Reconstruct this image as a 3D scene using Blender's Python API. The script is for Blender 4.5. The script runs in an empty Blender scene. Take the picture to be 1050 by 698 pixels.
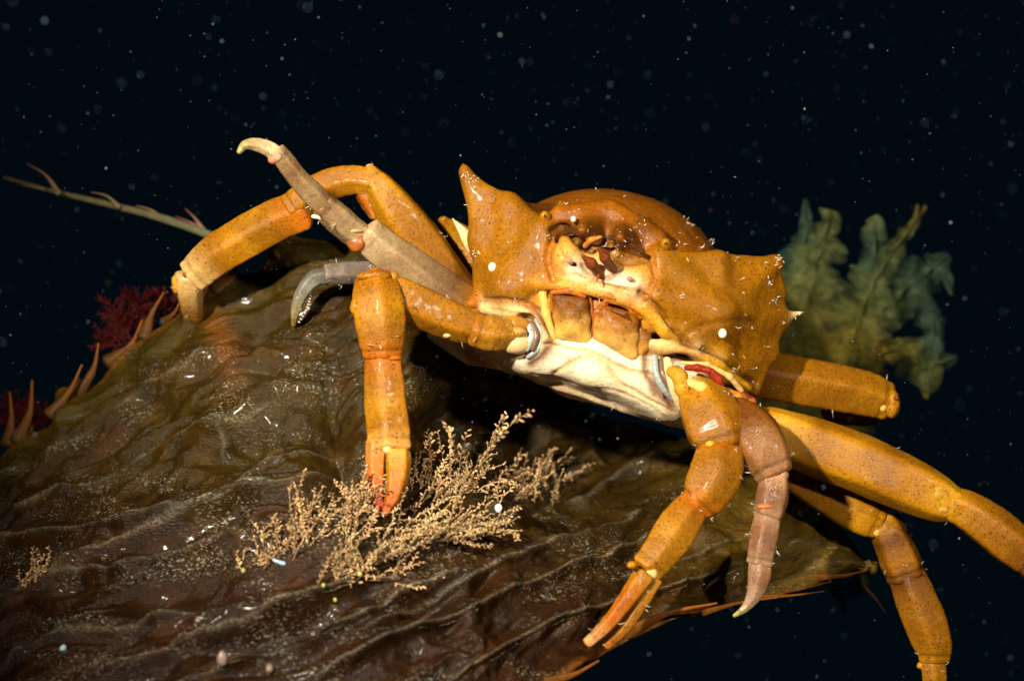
import bpy, math, random
import numpy as np
from mathutils import Vector, Matrix

random.seed(7)
RNG = np.random.default_rng(11)
scene = bpy.context.scene
scene.unit_settings.scale_length = 0.02          # one scene unit is about 2 cm: a macro photograph
COL = scene.collection

# ------------------------------------------------------------------ camera
DIST = 16.0
cam_data = bpy.data.cameras.new("camera")
cam = bpy.data.objects.new("camera", cam_data)
COL.objects.link(cam)
cam.location = (0, -DIST, 0)
cam.rotation_euler = (math.radians(90), 0, 0)
cam_data.sensor_width = 36
cam_data.lens = 36 / 10.5 * DIST
cam_data.clip_start = 0.05
cam_data.clip_end = 400
cam_data.dof.use_dof = True
cam_data.dof.focus_distance = DIST - 0.3
cam_data.dof.aperture_fstop = 0.30
scene.camera = cam

# ------------------------------------------------------------------ dark open water around
world = bpy.data.worlds.new("World")
scene.world = world
world.use_nodes = True
bg = world.node_tree.nodes["Background"]
bg.inputs[0].default_value = (0.0005, 0.0030, 0.0048, 1)
bg.inputs[1].default_value = 1.0

# ------------------------------------------------------------------ the two underwater strobes that light the photograph
def strobe(loc, target, power, size, cone, col):
    d = bpy.data.lights.new("strobe_light", 'SPOT')
    o = bpy.data.objects.new("strobe_light", d)
    COL.objects.link(o)
    o.location = loc
    o.rotation_euler = (Vector(target) - Vector(loc)).to_track_quat('-Z', 'Y').to_euler()
    d.energy = power
    d.shadow_soft_size = size
    d.spot_size = math.radians(cone)
    d.spot_blend = 0.9
    d.color = col
    return o
strobe((-6.8, -14.5, 5.6), (1.0, 0, 0.9), 27500, 0.4, 54, (1.0, 0.94, 0.80))
strobe((6.6, -15.0, 4.0), (1.2, 0, 0.6), 7000, 0.4, 46, (1.0, 0.94, 0.80))

scene.view_settings.view_transform = 'Standard'
scene.view_settings.look = 'None'
scene.view_settings.exposure = 0.0
scene.view_settings.gamma = 1.0
scene.render.engine = 'CYCLES'
scene.cycles.use_denoising = True
scene.cycles.max_bounces = 8

# ------------------------------------------------------------------ helpers
def S(y):
    return (DIST + y) / 1600.0
def P(px, py, y=0.0):
    s = S(y)
    return np.array([(px - 525.0) * s, y, (349.0 - py) * s])
def to_px(v):
    s = (DIST + v[..., 1]) / 1600.0
    return np.stack([v[..., 0] / s + 525.0, 349.0 - v[..., 2] / s], -1)
def unit(v):
    n = np.linalg.norm(v, axis=-1, keepdims=True)
    return v / np.maximum(n, 1e-9)

_perm = RNG.permutation(4096)
_grad = unit(RNG.normal(size=(4096, 3)))
def noise3(p):
    """gradient noise, about -1..1"""
    p = np.asarray(p, float)
    i = np.floor(p).astype(int)
    f = p - i
    u = f * f * f * (f * (f * 6 - 15) + 10)
    out = 0
    for dx in (0, 1):
        for dy in (0, 1):
            for dz in (0, 1):
                h = _perm[(_perm[(_perm[(i[..., 0] + dx) & 4095] + i[..., 1] + dy) & 4095] + i[..., 2] + dz) & 4095]
                g = _grad[h]
                o = f - np.array([dx, dy, dz])
                w = (u[..., 0] if dx else 1 - u[..., 0]) * (u[..., 1] if dy else 1 - u[..., 1]) * (u[..., 2] if dz else 1 - u[..., 2])
                out = out + w * (g * o).sum(-1)
    return out * 1.6
def fbm(p, o=4):
    a, r, t = 1.0, 0, 0
    p = np.asarray(p, float)
    for _ in range(o):
        r = r + a * noise3(p)
        t += a
        a *= 0.5
        p = p * 2.03 + 17.3
    return r / t
def sstep(a, b, x):
    t = np.clip((x - a) / (b - a), 0, 1)
    return t * t * (3 - 2 * t)

def tag(o, label=None, cat=None, group=None, kind=None):
    if label: o['label'] = label
    if cat: o['category'] = cat
    if group: o['group'] = group
    if kind: o['kind'] = kind
    return o

def mesh_obj(name, verts, faces, mat, parent=None, cols=None, smooth=True, recenter=False):
    verts = np.asarray(verts, float)
    off = np.zeros(3)
    if recenter:
        off = np.array([(verts[:, 0].min() + verts[:, 0].max()) / 2, (verts[:, 1].min() + verts[:, 1].max()) / 2, verts[:, 2].min()])
        verts = verts - off
    me = bpy.data.meshes.new(name)
    if isinstance(faces, np.ndarray):
        nf, k = faces.shape
        me.vertices.add(len(verts))
        me.vertices.foreach_set("co", verts.astype(np.float32).ravel())
        me.loops.add(nf * k)
        me.loops.foreach_set("vertex_index", faces.astype(np.int32).ravel())
        me.polygons.add(nf)
        me.polygons.foreach_set("loop_start", np.arange(0, nf * k, k, dtype=np.int32))
        me.update(calc_edges=True)
        me.validate()
    else:
        me.from_pydata([tuple(v) for v in verts], [], faces)
    if smooth:
        me.polygons.foreach_set("use_smooth", np.ones(len(me.polygons), dtype=bool))
    if cols is not None:
        a = me.color_attributes.new("tint", 'FLOAT_COLOR', 'POINT')
        c = np.ones((len(verts), 4), np.float32)
        c[:, :3] = cols
        a.data.foreach_set("color", c.ravel())
    me.materials.append(mat)
    o = bpy.data.objects.new(name, me)
    COL.objects.link(o)
    o.location = off
    if parent is not None:
        o.parent = parent
        o.matrix_parent_inverse = Matrix.Translation(-Vector(parent.location))
    return o

def empty(name, loc):
    o = bpy.data.objects.new(name, None)
    COL.objects.link(o)
    o.location = loc
    o.empty_display_size = 0.2
    return o

class MB:
    """collects shapes into one mesh"""
    def __init__(self):
        self.v, self.f, self.c, self.n = [], [], [], 0
    def add(self, v, f, c=(1, 1, 1)):
        v = np.asarray(v, float)
        self.v.append(v)
        self.f += [tuple(i + self.n for i in q) for q in f]
        c = np.asarray(c, float)
        self.c.append(np.broadcast_to(c, (len(v), 3)) if c.ndim == 1 else c)
        self.n += len(v)
    def build(self, name, mat, parent=None, **k):
        return mesh_obj(name, np.concatenate(self.v), self.f, mat, parent, cols=np.concatenate(self.c), **k)

def catmull(pts, n):
    """pts (m,k) -> n samples along a centripetal-like Catmull-Rom curve, by uniform parameter"""
    pts = np.asarray(pts, float)
    m = len(pts)
    if m == 2:
        t = np.linspace(0, 1, n)[:, None]
        return pts[0] * (1 - t) + pts[1] * t
    ext = np.concatenate([[2 * pts[0] - pts[1]], pts, [2 * pts[-1] - pts[-2]]])
    d = np.linalg.norm(np.diff(pts[:, :3], axis=0), axis=1)
    cum = np.concatenate([[0], np.cumsum(d)])
    q = np.linspace(0, cum[-1], n)
    i = np.clip(np.searchsorted(cum, q, side='right') - 1, 0, m - 2)
    t = ((q - cum[i]) / np.maximum(d[i], 1e-9))[:, None]
    a, b, c, e = ext[i], ext[i + 1], ext[i + 2], ext[i + 3]
    return 0.5 * (2 * b + (c - a) * t + (2 * a - 5 * b + 4 * c - e) * t ** 2 + (3 * b - a - 3 * c + e) * t ** 3)

def loft_data(ctr, w, th, sides=20, power=2.0, cap0=1.0, cap1=1.0, ncap=4, twist=0.0, facet=None):
    """rings along ctr; w half width (in the picture plane), th half thickness; domed ends"""
    n = len(ctr)
    tan = unit(np.gradient(ctr, axis=0))
    view = np.array([0, 1.0, 0])
    side = unit(np.cross(tan, view))
    for i in range(1, n):
        if (side[i] * side[i - 1]).sum() < 0: side[i] = -side[i]
    nor = unit(np.cross(side, tan))
    if twist:
        cs, sn = math.cos(twist), math.sin(twist)
        side, nor = side * cs + nor * sn, nor * cs - side * sn
    C, W, T, SD, NR = [ctr], [w], [th], [side], [nor]
    if cap0 > 0:
        k = np.linspace(0, 1, ncap + 1)[1:][::-1] * math.pi / 2 * 0.98
        C.insert(0, ctr[0] - tan[0] * (np.sin(k) * min(w[0], th[0]) * cap0)[:, None])
        W.insert(0, w[0] * np.cos(k)); T.insert(0, th[0] * np.cos(k))
        SD.insert(0, np.repeat(side[:1], ncap, 0)); NR.insert(0, np.repeat(nor[:1], ncap, 0))
    if cap1 > 0:
        k = np.linspace(0, 1, ncap + 1)[1:] * math.pi / 2 * 0.98
        C.append(ctr[-1] + tan[-1] * (np.sin(k) * min(w[-1], th[-1]) * cap1)[:, None])
        W.append(w[-1] * np.cos(k)); T.append(th[-1] * np.cos(k))
        SD.append(np.repeat(side[-1:], ncap, 0)); NR.append(np.repeat(nor[-1:], ncap, 0))
    C, W, T, SD, NR = map(np.concatenate, (C, W, T, SD, NR))
    a = np.linspace(0, 2 * math.pi, sides, endpoint=False)
    ca, sa = np.cos(a), np.sin(a)
    e = 2.0 / power
    ca, sa = np.sign(ca) * np.abs(ca) ** e, np.sign(sa) * np.abs(sa) ** e
    if facet:
        nf, ph, amt = facet
        a0 = a[:, None] - (np.arange(nf) * 2 * math.pi / nf + ph)[None]
        r = (np.maximum(np.cos(a0), 0) ** 13).sum(1) ** (-1 / 13)
        r = (1 - amt) + amt * r
        r = r / r.mean()
        ca, sa = ca * r, sa * r
    V = C[:, None] + SD[:, None] * (W[:, None] * ca)[..., None] + NR[:, None] * (T[:, None] * sa)[..., None]
    m = len(C)
    F = []
    for i in range(m - 1):
        for j in range(sides):
            k = (j + 1) % sides
            F.append((i * sides + j, i * sides + k, (i + 1) * sides + k, (i + 1) * sides + j))
    F.append(tuple(range(sides))[::-1])
    F.append(tuple((m - 1) * sides + j for j in range(sides)))
    return V.reshape(-1, 3), F, m

# ------------------------------------------------------------------ implicit shapes: triangles and rods with a radius at each corner, blended smoothly
def seg_d(p, a, b, ra, rb):
    ab = b - a
    t = np.clip(((p - a) @ ab) / max(ab @ ab, 1e-9), 0, 1)
    q = p - a - t[..., None] * ab
    return np.sqrt((q * q).sum(-1)) - (ra + (rb - ra) * t)
def tri_d(p, a, b, c, ra, rb, rc):
    d = np.minimum(np.minimum(seg_d(p, a, b, ra, rb), seg_d(p, b, c, rb, rc)), seg_d(p, c, a, rc, ra))
    u, v = b - a, c - a
    n = np.cross(u, v)
    nn = n @ n
    if nn < 1e-12: return d
    w = p - a
    ga = (np.cross(u, w) @ n) / nn
    be = (np.cross(w, v) @ n) / nn
    al = 1 - ga - be
    ins = (al >= 0) & (be >= 0) & (ga >= 0)
    dp = np.abs(w @ n) / math.sqrt(nn) - (al * ra + be * rb + ga * rc)
    return np.where(ins, np.minimum(d, dp), d)
def ell_d(p, c, r, rot=0.0):
    q = p - c
    if rot:
        cs, sn = math.cos(rot), math.sin(rot)
        q = np.stack([q[..., 0] * cs - q[..., 2] * sn, q[..., 1], q[..., 0] * sn + q[..., 2] * cs], -1)
    k0 = np.sqrt(((q / r) ** 2).sum(-1))
    k1 = np.sqrt(((q / (r * r)) ** 2).sum(-1))
    return k0 * (k0 - 1) / np.maximum(k1, 1e-9)

class Implicit:
    def __init__(self): self.prims = []
    def rod(self, a, b, col, k=0.06):
        A, B = P(*a[:3]), P(*b[:3])
        r = max(a[3], b[3])
        self.prims.append((lambda p: seg_d(p, A, B, a[3], b[3]), np.minimum(A, B) - r, np.maximum(A, B) + r, col, k, 1))
    def chain(self, pts, col, k=0.06):
        for a, b in zip(pts[:-1], pts[1:]): self.rod(a, b, col, k)
    def tri(self, a, b, c, col, k=0.06):
        A, B, C = P(*a[:3]), P(*b[:3]), P(*c[:3])
        r = max(a[3], b[3], c[3])
        self.prims.append((lambda p: tri_d(p, A, B, C, a[3], b[3], c[3]), np.min([A, B, C], 0) - r, np.max([A, B, C], 0) + r, col, k, 1))
    def ell(self, c, r, col, k=0.06, rot=0.0, sign=1):
        Cc, R = P(*c), np.array(r, float)
        m = R.max() if rot else R
        self.prims.append((lambda p: ell_d(p, Cc, R, rot), Cc - m, Cc + m, col, k, sign))
    def field(self, p, lo=None, hi=None):
        d = np.full(p.shape[:-1], 9.0)
        for f, *_ in self.prims: pass
        return d
    def mesh(self, h, smooth=2):
        lo = np.min([q[1] for q in self.prims if q[5] > 0], 0) - 4 * h
        hi = np.max([q[2] for q in self.prims if q[5] > 0], 0) + 4 * h
        n = np.ceil((hi - lo) / h).astype(int) + 1
        ax = [lo[i] + h * np.arange(n[i]) for i in range(3)]
        D = np.full(n, 1.0, np.float64)
        for f, l, u, col, k, sg in self.prims:
            m = max(k, 0.02) * 1.2 + 3 * h
            i0 = np.maximum(np.floor((l - m - lo) / h).astype(int), 0)
            i1 = np.minimum(np.ceil((u + m - lo) / h).astype(int) + 1, n)
            g = np.stack(np.meshgrid(*[ax[i][i0[i]:i1[i]] for i in range(3)], indexing='ij'), -1)
            d = f(g)
            sl = tuple(slice(i0[i], i1[i]) for i in range(3))
            a = D[sl]
            if sg > 0:
                e = np.maximum(k - np.abs(a - d), 0) / k
                D[sl] = np.minimum(a, d) - e * e * k * 0.25
            else:
                e = np.maximum(k - np.abs(a + d), 0) / k
                D[sl] = np.maximum(a, -d) + e * e * k * 0.25
        # surface nets
        s = D < 0
        nx, ny, nz = n - 1
        cnt = np.zeros((nx, ny, nz), np.int8)
        for dx in (0, 1):
            for dy in (0, 1):
                for dz in (0, 1):
                    cnt += s[dx:nx + dx, dy:ny + dy, dz:nz + dz]
        act = (cnt > 0) & (cnt < 8)
        idx = np.full((nx, ny, nz), -1, np.int64)
        I = np.argwhere(act)
        idx[act] = np.arange(len(I))
        acc = np.zeros((len(I), 3)); c = np.zeros(len(I))
        cor = [(a, b, e) for a in (0, 1) for b in (0, 1) for e in (0, 1)]
        for a in cor:
            for b in cor:
                if sum(abs(x - y) for x, y in zip(a, b)) != 1 or a > b: continue
                da = D[I[:, 0] + a[0], I[:, 1] + a[1], I[:, 2] + a[2]]
                db = D[I[:, 0] + b[0], I[:, 1] + b[1], I[:, 2] + b[2]]
                x = (da < 0) != (db < 0)
                t = np.where(x, da / np.where(x, da - db, 1), 0)[:, None]
                acc += np.where(x[:, None], np.array(a) + t * (np.array(b) - np.array(a)), 0)
                c += x
        V = lo + h * (I + acc / np.maximum(c, 1)[:, None])
        Q = []
        for axn in range(3):
            o1, o2 = [(1, 2), (2, 0), (0, 1)][axn]
            sl0 = [slice(None)] * 3; sl1 = [slice(None)] * 3
            sl0[axn] = slice(0, -1); sl1[axn] = slice(1, None)
            ch = s[tuple(sl0)] != s[tuple(sl1)]
            E = np.argwhere(ch)
            ok = (E[:, o1] > 0) & (E[:, o2] > 0) & (E[:, o1] < n[o1] - 1) & (E[:, o2] < n[o2] - 1)
            E = E[ok]
            ins = s[E[:, 0], E[:, 1], E[:, 2]]
            def at(d1, d2):
                q = E.copy(); q[:, o1] += d1; q[:, o2] += d2
                return idx[q[:, 0], q[:, 1], q[:, 2]]
            q = np.stack([at(-1, -1), at(0, -1), at(0, 0), at(-1, 0)], -1)
            q[~ins] = q[~ins][:, ::-1]
            Q.append(q)
        Q = np.concatenate(Q)
        Q = Q[(Q >= 0).all(1)]
        for _ in range(smooth):          # light Laplacian smoothing
            a = np.zeros_like(V); w = np.zeros(len(V))
            for j in range(4):
                np.add.at(a, Q[:, j], V[Q[:, (j + 1) % 4]]); np.add.at(w, Q[:, j], 1)
                np.add.at(a, Q[:, j], V[Q[:, (j - 1) % 4]]); np.add.at(w, Q[:, j], 1)
            V = V * 0.4 + 0.6 * a / np.maximum(w, 1)[:, None]
        # pigment of the nearest piece, softly blended
        W = np.zeros(len(V)); Cc = np.zeros((len(V), 3))
        for f, l, u, col, k, sg in self.prims:
            d = np.abs(f(V)) if sg < 0 else f(V)
            w = np.exp(-np.clip(d, -0.02, 3) / 0.028) + 1e-12
            if sg < 0: w = w * 1.5
            if callable(col): cc = col(V)
            else: cc = np.array(col)[None]
            W += w; Cc += w[:, None] * cc
        return V, Q, Cc / W[:, None]

def normals_of(V, Q):
    n = np.zeros_like(V)
    fn = np.cross(V[Q[:, 2]] - V[Q[:, 0]], V[Q[:, 3]] - V[Q[:, 1]])
    for j in range(4): np.add.at(n, Q[:, j], fn)
    return unit(n)

# ------------------------------------------------------------------ materials
def nodes_of(name):
    m = bpy.data.materials.new(name)
    m.use_nodes = True
    nt = m.node_tree
    return m, nt, nt.nodes, nt.links, nt.nodes["Principled BSDF"]
def N(nt, t, **k):
    n = nt.nodes.new(t)
    for a, b in k.items():
        if a.startswith('in_'):
            n.inputs[a[3:].replace('_', ' ')].default_value = b
        else: setattr(n, a, b)
    return n
def ramp(nt, src, stops):
    r = nt.nodes.new('ShaderNodeValToRGB')
    e = r.color_ramp.elements
    while len(e) < len(stops): e.new(0.5)
    for x, (p, c) in zip(e, stops):
        x.position = p
        x.color = (*c, 1) if isinstance(c, tuple) else (c, c, c, 1)
    nt.links.new(src, r.inputs[0])
    return r
def mix(nt, fac, a, b, mode='MIX'):
    m = nt.nodes.new('ShaderNodeMix')
    m.data_type = 'RGBA'; m.blend_type = mode
    for s, v in ((m.inputs[0], fac), (m.inputs[6], a), (m.inputs[7], b)):
        if hasattr(v, 'is_output'): nt.links.new(v, s)
        elif isinstance(v, tuple): s.default_value = (*v, 1)
        else: s.default_value = v
    return m.outputs[2]

def shell_material(name, spots=0.75, rough=0.33, sss=0.03, bump=0.26, mottle=0.42):
    m, nt, nd, ln, b = nodes_of(name)
    at = N(nt, 'ShaderNodeAttribute', attribute_name='tint')
    tc = N(nt, 'ShaderNodeTexCoord')
    # broad blotches of olive, gold and brown
    mot = N(nt, 'ShaderNodeTexNoise', in_Scale=4.6, in_Detail=6.0, in_Roughness=0.62, in_Distortion=0.3)
    ln.new(tc.outputs['Object'], mot.inputs['Vector'])
    mr = ramp(nt, mot.outputs[0], [(0.30, (0.55, 0.46, 0.4)), (0.45, (0.88, 0.85, 0.85)), (0.57, (1.12, 1.14, 1.0)), (0.72, (1.55, 1.65, 1.5))])
    c1 = mix(nt, mottle, at.outputs['Color'], mr.outputs[0], 'MULTIPLY')
    # dark pores, fewer on the cream parts
    sx = N(nt, 'ShaderNodeSeparateColor'); ln.new(at.outputs['Color'], sx.inputs[0])
    cream = ramp(nt, sx.outputs[1], [(0.22, 1.0), (0.38, 0.0)])
    vo = N(nt, 'ShaderNodeTexVoronoi', in_Scale=21.0, in_Randomness=0.8)
    ln.new(tc.outputs['Object'], vo.inputs['Vector'])
    vr = ramp(nt, vo.outputs['Distance'], [(0.12, 1.0), (0.32, 0.0)])
    sel = N(nt, 'ShaderNodeTexNoise', in_Scale=5.0, in_Detail=2.0)
    ln.new(tc.outputs['Object'], sel.inputs['Vector'])
    sr = ramp(nt, sel.outputs[0], [(0.34, 0.1), (0.58, 1.0)])
    mul = N(nt, 'ShaderNodeMath', operation='MULTIPLY'); ln.new(vr.outputs[0], mul.inputs[0]); ln.new(sr.outputs[0], mul.inputs[1])
    mulc = N(nt, 'ShaderNodeMath', operation='MULTIPLY'); ln.new(mul.outputs[0], mulc.inputs[0]); ln.new(cream.outputs[0], mulc.inputs[1])
    mul2 = N(nt, 'ShaderNodeMath', operation='MULTIPLY'); ln.new(mulc.outputs[0], mul2.inputs[0]); mul2.inputs[1].default_value = spots
    c2 = mix(nt, mul2.outputs[0], c1, (0.075, 0.028, 0.005))
    fi = N(nt, 'ShaderNodeTexNoise', in_Scale=34.0, in_Detail=5.0, in_Roughness=0.75)
    ln.new(tc.outputs['Object'], fi.inputs['Vector'])
    fr = ramp(nt, fi.outputs[0], [(0.3, (0.55, 0.5, 0.42)), (0.55, (1.0, 1.0, 1.0)), (0.75, (1.3, 1.3, 1.25))])
    c3 = mix(nt, 0.8, c2, fr.outputs[0], 'MULTIPLY')
    # specks of pale fouling
    fo = N(nt, 'ShaderNodeTexNoise', in_Scale=22.0, in_Detail=4.0, in_Roughness=0.8)
    ln.new(tc.outputs['Object'], fo.inputs['Vector'])
    fr2 = ramp(nt, fo.outputs[0], [(0.68, 0.0), (0.76, 0.55)])
    c4 = mix(nt, fr2.outputs[0], c3, (0.42, 0.24, 0.07))
    ln.new(c4, b.inputs['Base Color'])
    b.inputs['Specular IOR Level'].default_value = 0.17
    b.inputs['Coat Weight'].default_value = 0.13
    b.inputs['Coat Roughness'].default_value = 0.17
    b.inputs['Coat IOR'].default_value = 1.35
    b.inputs['Subsurface Weight'].default_value = sss
    b.inputs['Subsurface Radius'].default_value = (1.0, 0.45, 0.10)
    b.inputs['Subsurface Scale'].default_value = 0.10
    rr = ramp(nt, fi.outputs[0], [(0.36, rough - 0.20), (0.6, rough + 0.12)])
    ln.new(rr.outputs[0], b.inputs['Roughness'])
    bp = N(nt, 'ShaderNodeBump', in_Strength=bump, in_Distance=0.05)
    ad = N(nt, 'ShaderNodeMath', operation='MULTIPLY_ADD'); ln.new(mulc.outputs[0], ad.inputs[0]); ad.inputs[1].default_value = -0.45; ln.new(fi.outputs[0], ad.inputs[2])
    ad2 = N(nt, 'ShaderNodeMath', operation='ADD'); ln.new(ad.outputs[0], ad2.inputs[0]); ln.new(mot.outputs[0], ad2.inputs[1])
    ln.new(ad.outputs[0], bp.inputs['Height'])
    ln.new(bp.outputs[0], b.inputs['Normal'])
    return m

def soft_material(name, rough=0.5, translucent=0.0, noise=20.0, var=0.5, spec=0.10, alpha=1.0):
    """tinted by the 'tint' attribute with grain"""
    m, nt, nd, ln, b = nodes_of(name)
    at = N(nt, 'ShaderNodeAttribute', attribute_name='tint')
    tc = N(nt, 'ShaderNodeTexCoord')
    fi = N(nt, 'ShaderNodeTexNoise', in_Scale=noise, in_Detail=4.0, in_Roughness=0.65)
    ln.new(tc.outputs['Object'], fi.inputs['Vector'])
    fr = ramp(nt, fi.outputs[0], [(0.28, (0.45, 0.45, 0.45)), (0.52, (0.95, 0.95, 0.95)), (0.75, (1.4, 1.4, 1.4))])
    c = mix(nt, var, at.outputs['Color'], fr.outputs[0], 'MULTIPLY')
    ln.new(c, b.inputs['Base Color'])
    b.inputs['Roughness'].default_value = rough
    b.inputs['Specular IOR Level'].default_value = spec
    bp = N(nt, 'ShaderNodeBump', in_Strength=0.25, in_Distance=0.02)
    ln.new(fi.outputs[0], bp.inputs['Height']); ln.new(bp.outputs[0], b.inputs['Normal'])
    out = nd['Material Output']
    sh = b.outputs[0]
    if translucent > 0:
        t = N(nt, 'ShaderNodeBsdfTranslucent'); ln.new(c, t.inputs[0])
        mx = N(nt, 'ShaderNodeMixShader'); mx.inputs[0].default_value = translucent
        ln.new(sh, mx.inputs[1]); ln.new(t.outputs[0], mx.inputs[2]); sh = mx.outputs[0]
    if alpha < 1:
        t = N(nt, 'ShaderNodeBsdfTransparent')
        mx = N(nt, 'ShaderNodeMixShader')
        ar = ramp(nt, fi.outputs[0], [(0.3, max(alpha - 0.3, 0)), (0.65, min(alpha + 0.2, 1))])
        al = N(nt, 'ShaderNodeMath', operation='MULTIPLY'); ln.new(ar.outputs[0], al.inputs[0]); ln.new(at.outputs['Alpha'], al.inputs[1])
        ln.new(al.outputs[0], mx.inputs[0]); ln.new(t.outputs[0], mx.inputs[1]); ln.new(sh, mx.inputs[2]); sh = mx.outputs[0]
    ln.new(sh, out.inputs['Surface'])
    return m

M_SHELL = shell_material("crab_shell")
M_PALE = shell_material("pale_crab_skin", spots=0.18, rough=0.34, sss=0.06, bump=0.22, mottle=0.55)
M_SMOOTH = soft_material("smooth_horn", rough=0.3, noise=12, var=0.4, spec=0.5)
M_BRISTLE = soft_material("bristle", rough=0.5, noise=30, var=0.4)

# ================================================================== KELP BLADE
top = [(-140, 560, 1.7), (0, 466, 1.8), (90, 386, 1.8), (175, 322, 1.7), (260, 268, 1.6), (335, 236, 1.5), (420, 262, 1.6), (520, 330, 1.9), (640, 410, 2.0), (740, 455, 1.8), (830, 508, 1.4), (897, 582, 1.0)]
bot = [(-140, 900, -4.3), (20, 900, -4.3), (120, 880, -4.1), (230, 850, -3.9), (330, 810, -3.5), (430, 768, -3.0), (520, 722, -2.4), (585, 688, -1.8), (660, 646, -1.0), (740, 622, -.3), (820, 605, .4), (898, 584, .99)]
NR = 9
ctrl = np.zeros((NR, len(top), 3))
for j in range(len(top)):
    for i in range(NR):
        v = i / (NR - 1)
        a = np.array(top[j], float); b = np.array(bot[j], float)
        q = a * (1 - v) + b * v
        q[2] += 0.75 * (-(math.sin(math.pi * min(1, v * 1.0))) * 0.55)       # belly of the blade swells toward the lens
        ctrl[i, j] = P(*q)
        # hollow beneath the crab
        fx = math.exp(-((q[0] - 560) / 120.0) ** 2 - ((q[1] - 450) / 75.0) ** 2)
        ctrl[i, j] += np.array([0, 1.5, -0.5]) * fx
NU, NV = 620, 420
def grid_eval(c, nu, nv):
    a = np.stack([catmull_u(c[i], nu) for i in range(c.shape[0])])
    return np.stack([catmull_u(a[:, j], nv) for j in range(nu)], 1)
def catmull_u(pts, n):
    m = len(pts)
    ext = np.concatenate([[2 * pts[0] - pts[1]], pts, [2 * pts[-1] - pts[-2]]])
    q = np.linspace(0, m - 1, n)
    i = np.clip(np.floor(q).astype(int), 0, m - 2)
    t = (q - i)[:, None]
    a, b, d, e = ext[i], ext[i + 1], ext[i + 2], ext[i + 3]
    return 0.5 * (2 * b + (d - a) * t + (2 * a - 5 * b + 4 * d - e) * t ** 2 + (3 * b - a - 3 * d + e) * t ** 3)
KV = grid_eval(ctrl, NU, NV)                                   # (NV, NU, 3)
du = np.gradient(KV, axis=1); dv = np.gradient(KV, axis=0)
KN = unit(np.cross(du, dv))
if KN[..., 1].mean() > 0: KN = -KN
KP = to_px(KV)
px, py = KP[..., 0], KP[..., 1]
U = np.linspace(0, 1, NU)[None, :] + 0 * px
Vv = np.linspace(0, 1, NV)[:, None] + 0 * px
edge = np.clip(np.minimum(np.minimum(Vv, 1 - Vv) * 9, (1 - U) * 14), 0, 1)
base3 = KV * np.array([1, 1, 1.0])
# long folds that run along the blade: (x, y) in the picture they pass through, height, width
folds = [
    ([(-100, 610), (0, 562), (70, 548), (150, 536), (240, 512), (300, 500), (345, 480), (420, 470)], .17, 13),
    ([(-100, 660), (0, 626), (60, 592), (130, 580), (190, 570), (260, 552), (330, 545)], .16, 12),
    ([(60, 720), (110, 692), (180, 664), (240, 640), (330, 603), (430, 566), (520, 545), (600, 520)], .17, 12),
    ([(300, 700), (390, 655), (470, 622), (560, 590), (640, 563), (710, 545), (780, 532)], .13, 11),
    ([(420, 720), (500, 672), (560, 640), (640, 618), (720, 590), (800, 560)], .10, 9),
    ([(-60, 560), (40, 510), (120, 470), (180, 445), (250, 430), (300, 400)], .13, 16),
    ([(60, 440), (130, 400), (190, 380), (250, 330)], .10, 18),
    ([(215, 470), (228, 440), (225, 420), (235, 395), (270, 370)], .05, 14),
    ([(300, 500), (290, 460), (285, 430), (300, 405)], .04, 12),
    ([(430, 560), (520, 530), (600, 490), (660, 470), (740, 470)], .10, 12),
    ([(620, 600), (700, 570), (780, 545), (850, 560)], .07, 9),
    ([(-60, 640), (30, 606), (110, 560), (190, 530), (280, 478), (360, 440)], .08, 7),
    ([(150, 720), (230, 680), (330, 640), (420, 600), (500, 575)], .09, 8),
    ([(360, 640), (450, 600), (540, 566), (620, 548), (690, 520)], .08, 7),
    ([(-80, 530), (10, 486), (90, 440), (150, 400)], .08, 9),
    ([(330, 400), (350, 360), (372, 330), (380, 300)], .04, 12),
    ([(0, 690), (60, 660), (140, 640), (220, 612)], .10, 9),
]
disp = np.zeros_like(px); crest = np.zeros_like(px)
wob = fbm(base3 * 1.3, 3)
for pts, hgt, wid in folds:
    pl = catmull(np.array([(a, b, 0) for a, b in pts], float), 40)[:, :2]
    best = np.full(px.shape, 1e9); sgn = np.zeros_like(px); tt = np.zeros_like(px)
    for k in range(len(pl) - 1):
        a, b = pl[k], pl[k + 1]
        ab = b - a; L2 = ab @ ab
        t = np.clip(((px - a[0]) * ab[0] + (py - a[1]) * ab[1]) / L2, 0, 1)
        ex, ey = px - a[0] - t * ab[0], py - a[1] - t * ab[1]
        d = np.hypot(ex, ey)
        s = np.sign(ab[0] * ey - ab[1] * ex)
        c = d < best
        best = np.where(c, d, best); sgn = np.where(c, s, sgn); tt = np.where(c, (k + t) / (len(pl) - 1), tt)
    d = best * sgn + wob * 7
    fade = sstep(0, .12, tt) * sstep(1, .85, tt) * (0.7 + 0.5 * noise3(np.stack([tt * 6, tt * 0 + hgt * 90, tt * 0], -1)))
    up = np.exp(-np.clip(-d, 0, None) / (wid * 1.2)) * (d < 0) + np.exp(-(np.clip(d, 0, None) / (wid * 0.40)) ** 2) * (d >= 0)   # gentle above, steep below
    disp += hgt * up * fade
    crest = np.maximum(crest, np.exp(-((d + .8) / 1.7) ** 2) * fade * min(1, hgt / .08) ** 2)  # mask for the lit crest lines painted in the material
warp = np.stack([noise3(base3 * .9 + 50), noise3(base3 * .9 + 90), noise3(base3 * .9 + 130)], -1)
ang = math.radians(24)
al = np.stack([base3[..., 0] * math.cos(ang) + base3[..., 2] * math.sin(ang), base3[..., 1], -base3[..., 0] * math.sin(ang) + base3[..., 2] * math.cos(ang)], -1)
lump = fbm(base3 * .55 + 7, 3) * .34 + fbm(al * np.array([.55, .8, 2.1]) + warp * .4, 3) * .15
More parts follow.
